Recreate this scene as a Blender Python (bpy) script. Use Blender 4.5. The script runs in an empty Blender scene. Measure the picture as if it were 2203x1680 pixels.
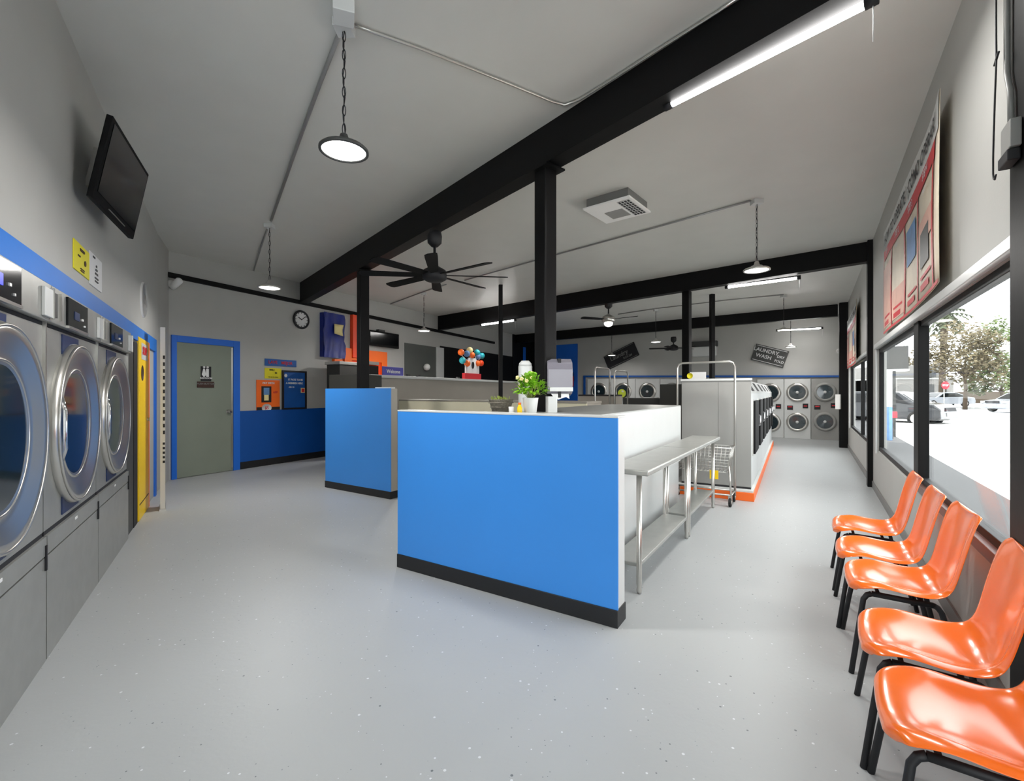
import bpy, math, random
from mathutils import Vector, Matrix
random.seed(7)
F=1000.0; CX=1101.5; HY=843.0; EYE=1.3; CEIL=3.38
PI=math.pi
scene=bpy.context.scene
col=scene.collection

# ------------------------------------------------------------ geometry of the place
def G(px,py,z=0.0):
    Y=F*(EYE-z)/(py-HY); return ((px-CX)/F*Y, Y)
def P(px,Y): return ((px-CX)/F*Y, Y)
def ZZ(py,Y): return EYE+(HY-py)/F*Y
class Frame:
    """x runs along a vertical plane (left to right seen from the room), y goes behind it, z is up"""
    def __init__(s,A,B):
        s.A=Vector((A[0],A[1])); d=Vector((B[0]-A[0],B[1]-A[1])); s.L=d.length; s.u=d/s.L
        s.rot=math.atan2(s.u.y,s.u.x); s.n=Vector((-s.u.y,s.u.x))
    def at(s,px,py=None):
        k=(px-CX)/F; t=(k*s.A.y-s.A.x)/(s.u.x-k*s.u.y); Y=s.A.y+s.u.y*t
        if py is None: return t
        return t, EYE+(HY-py)/F*Y
    def pt(s,u,d=0.0,z=0.0):
        p=s.A+s.u*u+s.n*d; return (p.x,p.y,z)

# ------------------------------------------------------------ materials
def lin(c):
    c=c/255.0
    return c/12.92 if c<=0.04045 else ((c+0.055)/1.055)**2.4
def rgb(r,g,b): return (lin(r),lin(g),lin(b),1.0)
MATS={}
def mat(name,c,rough=0.5,metal=0.0,spec=0.5,bump=0.0,bscale=60.0,var=0.0,vscale=3.0,coat=0.0,emit=None,estr=0.0):
    m=bpy.data.materials.new(name); m.use_nodes=True; nt=m.node_tree; b=nt.nodes['Principled BSDF']
    b.inputs['Base Color'].default_value=c; b.inputs['Roughness'].default_value=rough; b.inputs['Metallic'].default_value=metal
    b.inputs['Specular IOR Level'].default_value=spec; b.inputs['Coat Weight'].default_value=coat; b.inputs['Coat Roughness'].default_value=0.12
    tc=nt.nodes.new('ShaderNodeTexCoord')
    if var>0:
        n=nt.nodes.new('ShaderNodeTexNoise'); n.inputs['Scale'].default_value=vscale; n.inputs['Detail'].default_value=4
        nt.links.new(tc.outputs['Object'],n.inputs['Vector'])
        r=nt.nodes.new('ShaderNodeValToRGB')
        r.color_ramp.elements[0].position=0.3; r.color_ramp.elements[1].position=0.7
        r.color_ramp.elements[0].color=(c[0]*(1-var),c[1]*(1-var),c[2]*(1-var),1)
        r.color_ramp.elements[1].color=(min(1,c[0]*(1+var)),min(1,c[1]*(1+var)),min(1,c[2]*(1+var)),1)
        nt.links.new(n.outputs['Fac'],r.inputs['Fac']); nt.links.new(r.outputs['Color'],b.inputs['Base Color'])
    if bump>0:
        n2=nt.nodes.new('ShaderNodeTexNoise'); n2.inputs['Scale'].default_value=bscale; n2.inputs['Detail'].default_value=3
        nt.links.new(tc.outputs['Object'],n2.inputs['Vector'])
        bp=nt.nodes.new('ShaderNodeBump'); bp.inputs['Strength'].default_value=bump; bp.inputs['Distance'].default_value=0.01
        nt.links.new(n2.outputs['Fac'],bp.inputs['Height']); nt.links.new(bp.outputs['Normal'],b.inputs['Normal'])
    if emit is not None:
        b.inputs['Emission Color'].default_value=emit; b.inputs['Emission Strength'].default_value=estr
    MATS[name]=m; return m
M={}
M['wall']=mat('wall_paint',rgb(176,176,172),0.55,bump=0.05,bscale=90,var=0.02)
M['ceil']=mat('ceiling_paint',rgb(212,212,207),0.42,bump=0.04,bscale=60,var=0.02)
M['black']=mat('black_paint',rgb(10,10,11),0.5,spec=0.2,bump=0.03,bscale=30)
M['blackmatte']=mat('black_matte',rgb(16,16,17),0.7,spec=0.2)
M['base']=mat('black_vinyl_base',rgb(26,27,30),0.5)
M['blueband']=mat('blue_band_paint',rgb(34,116,206),0.5,var=0.02)
M['blue']=mat('blue_laminate',rgb(56,139,224),0.38,var=0.02,vscale=2)
M['bluepaint']=mat('blue_trim_paint',rgb(26,104,208),0.45,var=0.03)
M['navy']=mat('blue_wainscot',rgb(0,78,160),0.5,var=0.04)
M['steel']=mat('brushed_steel',rgb(172,173,169),0.36,metal=0.6,bump=0.03,bscale=200,var=0.05,vscale=12)
M['chrome']=mat('chrome',rgb(215,216,218),0.12,metal=1.0,var=0.02)
M['satin']=mat('satin_alu',rgb(205,203,198),0.28,metal=0.9,var=0.03)
M['whitemetal']=mat('white_enamel',rgb(205,207,206),0.3,var=0.02)
M['greylam']=mat('grey_laminate',rgb(166,160,150),0.4,var=0.03)
M['cream']=mat('cream_laminate',rgb(240,234,206),0.5,var=0.03)
M['white']=mat('white_plastic',rgb(240,240,238),0.4,var=0.01)
M['paper']=mat('paper_white',rgb(222,222,222),0.7,var=0.02)
M['yellowpaper']=mat('paper_yellow',rgb(226,214,30),0.6,var=0.04)
M['orange']=mat('orange_plastic',rgb(250,112,14),0.22,spec=0.6,coat=0.6,var=0.03,vscale=8,bump=0.02,bscale=25)
M['orangepaint']=mat('orange_paint',rgb(248,110,30),0.45,var=0.03)
M['redorange']=mat('red_orange_board',rgb(246,72,22),0.4,var=0.03)
M['yellow']=mat('yellow_enamel',rgb(252,208,8),0.35,var=0.03)
M['red']=mat('red_ink',rgb(196,38,48),0.5,var=0.03)
M['darkglass']=mat('dark_glass',rgb(12,14,17),0.12,spec=0.3,coat=0.1,var=0.05)
M['drumglass']=mat('washer_door_glass',rgb(30,44,50),0.07,coat=0.8,var=0.25,vscale=4)
M['charcoal']=mat('charcoal_laminate',rgb(52,52,48),0.5,var=0.05)
M['grey']=mat('grey_enamel',rgb(150,150,147),0.4,var=0.03)
M['midgrey']=mat('mid_grey_plastic',rgb(118,118,116),0.45,var=0.03)
M['darkgrey']=mat('dark_grey',rgb(62,63,62),0.5,var=0.05)
M['conduit']=mat('conduit_grey',rgb(150,150,150),0.35,metal=0.5,var=0.03)
M['doorshade']=mat('doorway_shade_grey',rgb(88,92,88),0.5,var=0.04)  # shade inside the doorway opening, put into the colour
M['doorpaint']=mat('door_paint',rgb(128,136,124),0.5,var=0.03)
M['ink']=mat('black_ink',rgb(24,24,28),0.6,var=0.02)
M['brown']=mat('brown_sign',rgb(60,34,26),0.5,var=0.05)
M['posterblue']=mat('poster_blue',rgb(16,84,160),0.5,var=0.1,vscale=5)
M['deepnavy']=mat('deep_navy_panel',rgb(16,40,84),0.4,var=0.05)
M['tarpblue']=mat('blue_tarp',rgb(3,30,120),0.45,bump=0.6,bscale=6,var=0.2,vscale=5)
M['purple']=mat('purple_sign',rgb(86,84,172),0.5,var=0.03)
M['leaf']=mat('leaf_green',rgb(120,176,30),0.45,var=0.3,vscale=30)
M['leafdark']=mat('succulent_green',rgb(128,140,60),0.5,var=0.3,vscale=30)
M['petal']=mat('cream_petal',rgb(242,226,160),0.5,var=0.05)
M['basket']=mat('grey_woven_basket',rgb(112,106,94),0.7,bump=0.8,bscale=120,var=0.25,vscale=60)
M['smoke']=mat('smoky_plastic',rgb(118,116,126),0.2,coat=0.3,var=0.05)
M['beige']=mat('banner_beige',rgb(216,204,184),0.55,var=0.12,vscale=3)
M['pinkish']=mat('banner_pink',rgb(214,170,154),0.55,var=0.12,vscale=4)
M['bannerblue']=mat('banner_blue',rgb(96,140,190),0.55,var=0.2,vscale=6)
M['teal']=mat('teal_paint',rgb(40,170,180),0.4,var=0.05)
M['ledgewood']=mat('brown_sill',rgb(96,66,58),0.4,var=0.1)
M['barkm']=mat('bark',rgb(74,62,48),0.9,var=0.2,vscale=8)
M['treeleaf']=mat('tree_leaves',rgb(78,92,46),0.7,var=0.35,vscale=2)
M['treerust']=mat('tree_leaves_rusty',rgb(92,82,56),0.7,var=0.35,vscale=2)
M['palmleaf']=mat('palm_leaves',rgb(66,74,50),0.7,var=0.3,vscale=2)
M['carblack']=mat('car_paint_dark',rgb(14,17,24),0.2,coat=0.7,var=0.03)
M['carwhite']=mat('car_paint_white',rgb(128,132,138),0.2,coat=0.7,var=0.02)
M['rubber']=mat('rubber',rgb(24,24,24),0.8,var=0.05)
M['stucco']=mat('white_stucco',rgb(128,126,122),0.8,var=0.04)
M['signred']=mat('stop_red',rgb(206,36,52),0.5,var=0.03)
M['concrete']=mat('pale_concrete',rgb(222,220,216),0.8,var=0.04,vscale=1.5)
M['shadedstep']=mat('shaded_step_grey',rgb(76,76,77),0.8,var=0.05,vscale=2)  # step strip, its grey darkened to carry the building's shade
M['asphalt']=mat('sunbleached_asphalt',rgb(205,205,208),0.85,var=0.05,vscale=1.2)
M['drum']=mat('drum_steel',rgb(120,120,120),0.3,metal=0.9,var=0.3,vscale=20)
M['lamp']=mat('lamp_diffuser',rgb(255,255,255),0.5,emit=(1,0.98,0.95,1),estr=7.0)
M['tube']=mat('lamp_tube',rgb(255,255,255),0.5,emit=(1,0.98,0.96,1),estr=22.0)
M['bluelcd']=mat('blue_display',rgb(20,30,160),0.3,emit=rgb(40,70,255),estr=0.5)
M['greendisp']=mat('green_cloth',rgb(190,205,60),0.6,var=0.1)
# floor: grey epoxy with scattered flakes
def floor_mat():
    m=bpy.data.materials.new('epoxy_flake_floor'); m.use_nodes=True; nt=m.node_tree; b=nt.nodes['Principled BSDF']
    tc=nt.nodes.new('ShaderNodeTexCoord')
    n=nt.nodes.new('ShaderNodeTexNoise'); n.inputs['Scale'].default_value=0.9; n.inputs['Detail'].default_value=3
    r=nt.nodes.new('ShaderNodeValToRGB'); r.color_ramp.elements[0].color=rgb(160,163,164); r.color_ramp.elements[1].color=rgb(171,174,175)
    nt.links.new(tc.outputs['Object'],n.inputs['Vector']); nt.links.new(n.outputs['Fac'],r.inputs['Fac'])
    prev=r.outputs['Color']
    for sc,th,cc,seed in ((26,0.075,rgb(206,210,212),0),(22,0.06,rgb(104,110,112),5),(38,0.06,rgb(130,136,138),11)):
        mp=nt.nodes.new('ShaderNodeMapping'); mp.inputs['Location'].default_value=(seed,seed*1.7,0)
        nt.links.new(tc.outputs['Object'],mp.inputs['Vector'])
        v=nt.nodes.new('ShaderNodeTexVoronoi'); v.inputs['Scale'].default_value=sc
        nt.links.new(mp.outputs['Vector'],v.inputs['Vector'])
        # only some of the cells carry a flake, with random size
        sep=nt.nodes.new('ShaderNodeSeparateColor'); nt.links.new(v.outputs['Color'],sep.inputs['Color'])
        mul=nt.nodes.new('ShaderNodeMath'); mul.operation='MULTIPLY'; mul.inputs[1].default_value=th*1.9
        pw=nt.nodes.new('ShaderNodeMath'); pw.operation='POWER'; pw.inputs[1].default_value=2.2
        nt.links.new(sep.outputs['Red'],pw.inputs[0]); nt.links.new(pw.outputs[0],mul.inputs[0])
        lt=nt.nodes.new('ShaderNodeMath'); lt.operation='LESS_THAN'
        nt.links.new(v.outputs['Distance'],lt.inputs[0]); nt.links.new(mul.outputs[0],lt.inputs[1])
        mx=nt.nodes.new('ShaderNodeMix'); mx.data_type='RGBA'
        nt.links.new(lt.outputs[0],mx.inputs['Factor']); nt.links.new(prev,mx.inputs['A']); mx.inputs['B'].default_value=cc
        prev=mx.outputs['Result']
    nt.links.new(prev,b.inputs['Base Color'])
    b.inputs['Roughness'].default_value=0.42; b.inputs['Specular IOR Level'].default_value=0.35
    bn=nt.nodes.new('ShaderNodeTexNoise'); bn.inputs['Scale'].default_value=35
    bp=nt.nodes.new('ShaderNodeBump'); bp.inputs['Strength'].default_value=0.08; bp.inputs['Distance'].default_value=0.01
    nt.links.new(tc.outputs['Object'],bn.inputs['Vector']); nt.links.new(bn.outputs['Fac'],bp.inputs['Height']); nt.links.new(bp.outputs['Normal'],b.inputs['Normal'])
    return m
M['floor']=floor_mat()
def glass_mat():
    m=bpy.data.materials.new('window_glass'); m.use_nodes=True; nt=m.node_tree; nt.nodes.clear()
    o=nt.nodes.new('ShaderNodeOutputMaterial'); t=nt.nodes.new('ShaderNodeBsdfTransparent'); g=nt.nodes.new('ShaderNodeBsdfGlossy')
    g.inputs['Roughness'].default_value=0.02; t.inputs['Color'].default_value=(0.96,0.98,0.98,1)
    fr=nt.nodes.new('ShaderNodeLayerWeight'); fr.inputs['Blend'].default_value=0.5
    pw=nt.nodes.new('ShaderNodeMath'); pw.operation='POWER'; pw.inputs[1].default_value=5; nt.links.new(fr.outputs['Facing'],pw.inputs[0])
    ma=nt.nodes.new('ShaderNodeMath'); ma.operation='MULTIPLY_ADD'; ma.inputs[1].default_value=0.3; ma.inputs[2].default_value=0.02; nt.links.new(pw.outputs[0],ma.inputs[0])
    mx=nt.nodes.new('ShaderNodeMixShader'); nt.links.new(ma.outputs[0],mx.inputs[0]); nt.links.new(t.outputs[0],mx.inputs[1]); nt.links.new(g.outputs[0],mx.inputs[2])
    nt.links.new(mx.outputs[0],o.inputs['Surface']); return m
M['glass']=glass_mat()

# ------------------------------------------------------------ mesh collector
class MB:
    def __init__(s): s.v=[]; s.f=[]; s.mi=[]; s.mats=[]; s.m=0; s.sm=[]; s.smooth=False
    def use(s,key,smooth=None):
        if key not in s.mats: s.mats.append(key)
        s.m=s.mats.index(key)
        if smooth is not None: s.smooth=smooth
        return s
    def add(s,vs,fs,smooth=None):
        o=len(s.v); s.v+= [tuple(p) for p in vs]
        for f in fs: s.f.append(tuple(i+o for i in f)); s.mi.append(s.m); s.sm.append(s.smooth if smooth is None else smooth)
        return s
    def box(s,x0,x1,y0,y1,z0,z1,T=None):
        vs=[(x,y,z) for z in (z0,z1) for y in (y0,y1) for x in (x0,x1)]
        if T: vs=[T@Vector(p) for p in vs]
        return s.add(vs,[(0,2,3,1),(4,5,7,6),(0,1,5,4),(2,6,7,3),(0,4,6,2),(1,3,7,5)],False)
    def rbox(s,x0,x1,y0,y1,z0,z1,r=0.01,n=3,T=None):
        """box with its four upright (z) edges rounded and small chamfer on top"""
        pts=[]
        for cx,cy,a0 in ((x1-r,y1-r,0),(x0+r,y1-r,90),(x0+r,y0+r,180),(x1-r,y0+r,270)):
            for i in range(n+1):
                a=math.radians(a0+90*i/n); pts.append((cx+r*math.cos(a),cy+r*math.sin(a)))
        return s.prism(pts,z0,z1,T)
    def prism(s,pts,z0,z1,T=None):
        n=len(pts); vs=[(p[0],p[1],z0) for p in pts]+[(p[0],p[1],z1) for p in pts]
        if T: vs=[T@Vector(p) for p in vs]
        fs=[tuple(range(n-1,-1,-1)),tuple(range(n,2*n))]+[(i,(i+1)%n,n+(i+1)%n,n+i) for i in range(n)]
        return s.add(vs,fs,False)
    def quad(s,a,b,c,d): return s.add([a,b,c,d],[(0,1,2,3)],False)
    def lathe(s,prof,n=24,T=None,axis='z',cap=True):
        """prof: (r,h) pairs"""
        vs=[];fs=[]
        for r,h in prof:
            for i in range(n):
                a=2*PI*i/n; p=(r*math.cos(a),r*math.sin(a),h)
                if axis=='y': p=(r*math.cos(a),h,r*math.sin(a))
                if axis=='x': p=(h,r*math.cos(a),r*math.sin(a))
                vs.append(p)
        for k in range(len(prof)-1):
            for i in range(n):
                j=(i+1)%n; f=(k*n+i,k*n+j,(k+1)*n+j,(k+1)*n+i)
                fs.append(f if axis!='y' else f[::-1])
        if cap:
            fs.append(tuple(range(n-1,-1,-1))); fs.append(tuple((len(prof)-1)*n+i for i in range(n)))
        if T: vs=[T@Vector(p) for p in vs]
        return s.add(vs,fs,True)
    def cyl(s,c,r,z0,z1,n=20): return s.lathe([(r,z0),(r,z1)],n,Matrix.Translation((c[0],c[1],0)))
    def sphere(s,c,r,n=14,m=9,sz=1.0):
        prof=[(max(1e-4,r*math.sin(PI*k/m)),-r*sz*math.cos(PI*k/m)) for k in range(m+1)]
        return s.lathe(prof,n,Matrix.Translation(c),cap=False)
    def tube(s,pts,r,n=8,closed=False):
        pts=[Vector(p) for p in pts]; N=len(pts); vs=[];fs=[]
        up=Vector((0,0,1)); prev=None
        for i,p in enumerate(pts):
            a=pts[(i-1)%N] if (closed or i>0) else p; b=pts[(i+1)%N] if (closed or i<N-1) else p
            t=(b-a).normalized()
            if prev is None:
                x=t.cross(up)
                if x.length<1e-3: x=t.cross(Vector((1,0,0)))
            else: x=prev-t*prev.dot(t)
            x.normalize(); prev=x; y=t.cross(x)
            rr=r[i] if isinstance(r,(list,tuple)) else r
            for k in range(n):
                a_=2*PI*k/n; vs.append(p+x*rr*math.cos(a_)+y*rr*math.sin(a_))
        M_=N if closed else N-1
        for i in range(M_):
            j=(i+1)%N
            for k in range(n):
                l=(k+1)%n; fs.append((i*n+k,i*n+l,j*n+l,j*n+k))
        if not closed: fs.append(tuple(range(n-1,-1,-1))); fs.append(tuple((N-1)*n+k for k in range(n)))
        return s.add(vs,fs,True)
    def ring(s,R,r,n=40,m=10,T=None,axis='y'):
        vs=[];fs=[]
        for i in range(n):
            a=2*PI*i/n
            for k in range(m):
                b=2*PI*k/m; rr=R+r*math.cos(b); h=r*math.sin(b)
                p=(rr*math.cos(a),h,rr*math.sin(a)) if axis=='y' else (rr*math.cos(a),rr*math.sin(a),h)
                vs.append(p)
        for i in range(n):
            for k in range(m):
                j=(i+1)%n;l=(k+1)%m; fs.append((i*m+k,j*m+k,j*m+l,i*m+l))
        if T: vs=[T@Vector(p) for p in vs]
        return s.add(vs,fs,True)
    def text(s,string,size,T,align='CENTER',ext=0.002,shear=0.0):
        """upright lettering in the local xz plane facing -y"""
        c=bpy.data.curves.new('tmp','FONT'); c.body=string; c.size=size; c.align_x=align; c.offset=size*0.018; c.align_y='CENTER'; c.extrude=ext; c.resolution_u=2; c.shear=shear
        c.space_character=1.0
        o=bpy.data.objects.new('tmp',c); col.objects.link(o)
        bpy.context.view_layer.update()
        me=bpy.data.meshes.new_from_object(o.evaluated_get(bpy.context.evaluated_depsgraph_get()))
        R=T@Matrix.Rotation(PI/2,4,'X')
        s.add([R@v.co for v in me.vertices],[tuple(p.vertices) for p in me.polygons],False)
        bpy.data.objects.remove(o); bpy.data.curves.remove(c); bpy.data.meshes.remove(me)
        return s
    def build(s,name,key=None,parent=None,loc=(0,0,0),rot=0.0,bevel=0.0):
        me=bpy.data.meshes.new(name); me.from_pydata(s.v,[],s.f); 
        keys=s.mats if s.mats else [key]
        for k in keys: me.materials.append(M[k])
        if s.mats: me.polygons.foreach_set('material_index',s.mi)
        me.polygons.foreach_set('use_smooth',s.sm); me.update()
        o=bpy.data.objects.new(name,me); col.objects.link(o); o.location=loc; o.rotation_euler=(0,0,rot)
        if parent: o.parent=parent
        if bevel>0:
            b=o.modifiers.new('bevel','BEVEL'); b.width=bevel; b.segments=2; b.limit_method='ANGLE'; b.angle_limit=math.radians(40)
        return o
def T3(x,y,z): return Matrix.Translation((x,y,z))
def tag(o,label=None,cat=None,group=None,kind=None):
    if label: o['label']=label
    if cat: o['category']=cat
    if group: o['group']=group
    if kind: o['kind']=kind
    return o
def thing(name,label,cat,loc=(0,0,0),rot=0.0,group=None):
    o=bpy.data.objects.new(name,None); col.objects.link(o); o.empty_display_size=0.1
    o.location=loc; o.rotation_euler=(0,0,rot); return tag(o,label,cat,group)
def struct(o): o['kind']='structure'; return o
def dup(root,loc,rot,label,group=None):
    def cp(o,par):
        c=o.copy(); col.objects.link(c)
        if par: c.parent=par
        for ch in list(o.children): cp(ch,c)
        return c
    r=cp(root,None); r.location=loc; r.rotation_euler=(0,0,rot); r['label']=label
    if group: r['group']=group
    return r

# ------------------------------------------------------------ plan of the walls
LW0=(-1.94-(-0.45)*0.6125-0.04,1.312-0.024); LWk=(-1.94-0.6125*(6.15-1.762)-0.04,6.15-0.024); C1=(-5.06,6.85)
C2=(0.725,18.16)
RK=(4.95,6.38); R0=(2.389-0.6548*0.95,2.467-0.95)
C3=(8.85,12.41)
WL=Frame(LW0,LWk); WL2=Frame(LWk,C1); WF=Frame(C1,C2); WB=Frame(C2,C3); WR2=Frame(C3,RK); WR1=Frame(RK,R0)
BKL=(-3.2,-3.2); BKR=(3.2,-3.2)
outline=[LW0,BKL,BKR,R0,RK,C3,C2,C1,LWk]
struct(MB().prism([(-12,-4.0),(3.5,-4.0),(R0[0]+0.1,R0[1]-0.1),(RK[0]+0.12,RK[1]-0.08),(C3[0]+.3,C3[1]),(C2[0],C2[1]+1.2),(-6,9)],-0.12,0.0).build('floor','floor'))
struct(MB().prism([(-12,-4.0),(3.5,-4.0),(R0[0]+0.16,R0[1]-0.1),(RK[0]+0.16,RK[1]-0.1),(C3[0]+.4,C3[1]),(C2[0],C2[1]+1.2),(-6,9)],CEIL,CEIL+0.25).build('ceiling','ceil'))
T=0.16
def wall(name,fr,holes=(),key='wall',z1=CEIL,x0=0.0,x1=None,T=0.16):
    mb=MB(); x1=fr.L if x1 is None else x1; x=x0
    for a,b,c,d in sorted(holes):
        mb.box(x,a,0,T,0,z1); mb.box(a,b,0,T,0,c); mb.box(a,b,0,T,d,z1); x=b
    mb.box(x,x1,0,T,0,z1)
    return struct(mb.build(name,key,loc=(fr.A.x,fr.A.y,0),rot=fr.rot))
wall('wall_left',WL,x0=-0.02); wall('wall_left_corner',WL2); wall('wall_far',WF,x0=-0.05,x1=WF.L+0.1); wall('wall_back',WB,x1=WB.L+0.1)
# windows on the right
uw0=WR1.at(1888); um0,um1=WR1.at(1966),WR1.at(1975); uw1=WR1.L-0.05
WZ1=1.84; WZ0a,WZ0b=0.56,0.61
v0,vm,v1=WR2.at(1829),WR2.at(1851),WR2.L-0.12
wall('wall_right',WR1,[(uw0,uw1,WZ0a,WZ1)],T=0.09); wall('wall_right_far',WR2,[(v0,v1,0.52,1.86)],T=0.09)
wr=Frame(R0,BKR); wall('wall_rear_right',wr)
wll=Frame(BKL,LW0); wall('wall_rear_left',wll)
wb_=Frame(BKR,BKL); wall('wall_rear',wb_,[(0.5,5.9,0.5,2.9)])

# ------------------------------------------------------------ beams
def vslab(name,near,far,w,zb0,zb1,label):
    """beam from near to far end; w thickness towards the back, bottom height may taper"""
    a=Vector(near); b=Vector(far); d=(b-a).normalized(); n=Vector((-d.y,d.x))
    if n.y<0: n=-n
    a2=a+n*w; b2=b+n*w
    vs=[(a.x,a.y,zb0),(b.x,b.y,zb1),(b2.x,b2.y,zb1),(a2.x,a2.y,zb0),(a.x,a.y,CEIL),(b.x,b.y,CEIL),(b2.x,b2.y,CEIL),(a2.x,a2.y,CEIL)]
    mb=MB(); mb.add(vs,[(0,3,2,1),(4,5,6,7),(0,1,5,4),(1,2,6,5),(2,3,7,6),(3,0,4,7)])
    o=mb.build(name,'black'); o['kind']='structure'; return o
b1a=(-4.04,8.85); b1b=(1.205+0.55,2.467-0.669)
b2a=(-2.035,12.76); b2b=(4.92,6.44)
b3a=(0.05,17.0); b3b=(7.72,11.02)
vslab('trim_1',b1a,b1b,0.15,3.0,3.115,'')
vslab('trim_2',b2a,b2b,0.15,3.0,3.11,'')
vslab('trim_3',b3a,b3b,0.15,3.08,3.10,'')

# black pilasters against the right wall
def pil(name,fr,u0,u1,d,z1=CEIL):
    o=MB().box(u0,u1,-d,0.0,0,z1).build(name,'black',loc=(fr.A.x,fr.A.y,0),rot=fr.rot,bevel=0.004); struct(o); return o
pil('trim_4',WR1,-0.10,0.06,0.06)
pil('trim_5',WR2,WR2.L*0.0+1.75,1.98,0.17)
WRm=Frame(WR1.pt(0,-0.05),WR1.pt(1,-0.05)); ua=WRm.at(2172); pil('trim_6',WR1,ua,ua+0.3,0.05)
# baseboard and window trim on the right
struct(MB().box(0.05,WR1.L,-0.012,0,0,0.09).build('baseboard_right','midgrey',loc=(WR1.A.x,WR1.A.y,0),rot=WR1.rot))
struct(MB().box(2.0,WR2.L,-0.012,0,0,0.09).build('baseboard_right_far','midgrey',loc=(WR2.A.x,WR2.A.y,0),rot=WR2.rot))
struct(MB().box(uw0-0.03,uw1,-0.035,0.0,WZ1,WZ1+0.055).build('trim_7','whitemetal',loc=(WR1.A.x,WR1.A.y,0),rot=WR1.rot,bevel=0.004))
struct(MB().box(uw0-0.035,uw0,-0.02,0.0,WZ0a-0.04,WZ1).build('trim_8','whitemetal',loc=(WR1.A.x,WR1.A.y,0),rot=WR1.rot,bevel=0.003))
struct(MB().box(v0-0.05,v1,-0.03,0.0,1.86,1.90).box(v0-0.05,v0,-0.02,0.0,0.5,1.86).build('trim_9','whitemetal',loc=(WR2.A.x,WR2.A.y,0),rot=WR2.rot,bevel=0.003))
def window(name,fr,x0,x1,z0,z1,fw=0.05,mull=()):
    w=thing(name,None,None,(fr.A.x,fr.A.y,0),fr.rot); w['kind']='structure'
    mb=MB(); mb.box(x0,x0+fw,0.015,0.06,z0,z1).box(x1-fw,x1,0.015,0.06,z0,z1).box(x0+fw,x1-fw,0.015,0.06,z1-fw,z1).box(x0+fw,x1-fw,0.015,0.06,z0,z0+fw)
    for a,b in mull: mb.box(a,b,0.01,0.06,z0+fw,z1-fw)
    f=mb.build('window_frame','black',w,bevel=0.003)
    g=MB().box(x0+fw,x1-fw,0.04,0.045,z0+fw,z1-fw).build('pane','glass',w)
    return w
window('window_1',WR1,uw0,um1,WZ0a,WZ1)
window('window_2',WR1,um1-0.04,uw1,WZ0b,WZ1,fw=0.045)
struct(MB().box(um0-0.01,um1+0.008,0.0,0.065,WZ0a,WZ1).build('trim_10','black',loc=(WR1.A.x,WR1.A.y,0),rot=WR1.rot,bevel=0.004))
struct(MB().box(um1,uw1,-0.02,0.03,WZ0b-0.05,WZ0b+0.005).build('trim_11','ledgewood',loc=(WR1.A.x,WR1.A.y,0),rot=WR1.rot,bevel=0.003))
window('window_3',WR2,v0,v1,0.52,1.86,mull=[(vm-0.06,vm+0.06)])
# unseen rear window behind the viewer, added to let fill daylight in
window('window_rear_fill',wb_,0.5,5.9,0.5,2.9,mull=[(3.15,3.25)])

# ------------------------------------------------------------ far wall fittings
rodA=WF.at(356,591); rodB=WF.at(1062,738)
# long black track along the far wall
L=rodB[0]-rodA[0]; sl=(rodB[1]-rodA[1])/L
o=MB().add([(0,-.05,0),(L,-.05,sl*L),(L,0.0,sl*L),(0,0.0,0),(0,-.05,.07),(L,-.05,sl*L+.07),(L,0.0,sl*L+.07),(0,0.0,.07)],[(0,3,2,1),(4,5,6,7),(0,1,5,4),(1,2,6,5),(2,3,7,6),(3,0,4,7)]).build('cable_track','blackmatte',loc=WF.pt(rodA[0],-0.001,rodA[1]-0.03),rot=WF.rot)
tag(o,'long thin black track running high along the far grey wall','track')

# restroom door
d0,d1=WF.at(378),WF.at(500); dz=WF.at(440,741)[1]
D=thing('door_1',None,None,WF.pt(d0,0,0),WF.rot); D['kind']='structure'
w=d1-d0
MB().box(0,w,-0.02,0.0,0.01,dz).build('doorway_panel','doorpaint',D,bevel=0.003)
MB().use('satin').box(w-0.035,w-0.01,-0.027,-0.02,0.05,dz-0.02).build('edge_strip','midgrey',D)
MB().lathe([(0.03,-0.024),(0.03,-0.03),(0.012,-0.035),(0.012,-0.06),(0.03,-0.065),(0.028,-0.09),(0.01,-0.095)],14,T3(w-0.09,0,0.98),axis='y').build('handle','satin',D)
jw=WF.at(514)-d1; jl=d0-WF.at(367)
MB().box(-jl,0.0,-0.035,0,0,dz+0.10).box(w,w+jw,-0.035,0,0,dz+0.10).box(0,w,-0.035,0,dz,dz+0.10).build('door_frame','bluepaint',D,bevel=0.003)
# restroom sign
s0=WF.at(430,788); s1=WF.at(452,820)
S=thing('restroom_sign','small black restroom sign with two white figures on grey door','sign',WF.pt(s0[0],-0.022,0),WF.rot)
sw=s1[0]-s0[0]; 
MB().box(0,sw,-0.008,0,s1[1],s0[1]).build('plate','ink',S)
mb=MB()
for cx_,kind in ((sw*0.28,0),(sw*0.62,1)):
    zc=(s0[1]*0.62+s1[1]*0.38); mb.sphere((cx_,-0.012,zc+0.075),0.018,8,6)
    if kind: mb.prism([(cx_-0.02,-0.012),(cx_+0.02,-0.012),(cx_+0.02,-0.009),(cx_-0.02,-0.009)],zc-0.075,zc+0.05)
    else: mb.add([(cx_-.012,-.012,zc+.05),(cx_+.012,-.012,zc+.05),(cx_+.034,-.012,zc-.04),(cx_+.01,-.012,zc-.075),(cx_-.01,-.012,zc-.075),(cx_-.034,-.012,zc-.04)],[(0,5,4,3,2,1)])
mb.build('figures','paper',S)
MB().text('RESTROOM',0.035,T3(sw/2,-0.01,s1[1]+0.045)).build('lettering','paper',S)
s2=WF.at(422,820); s3=WF.at(458,834)
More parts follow.
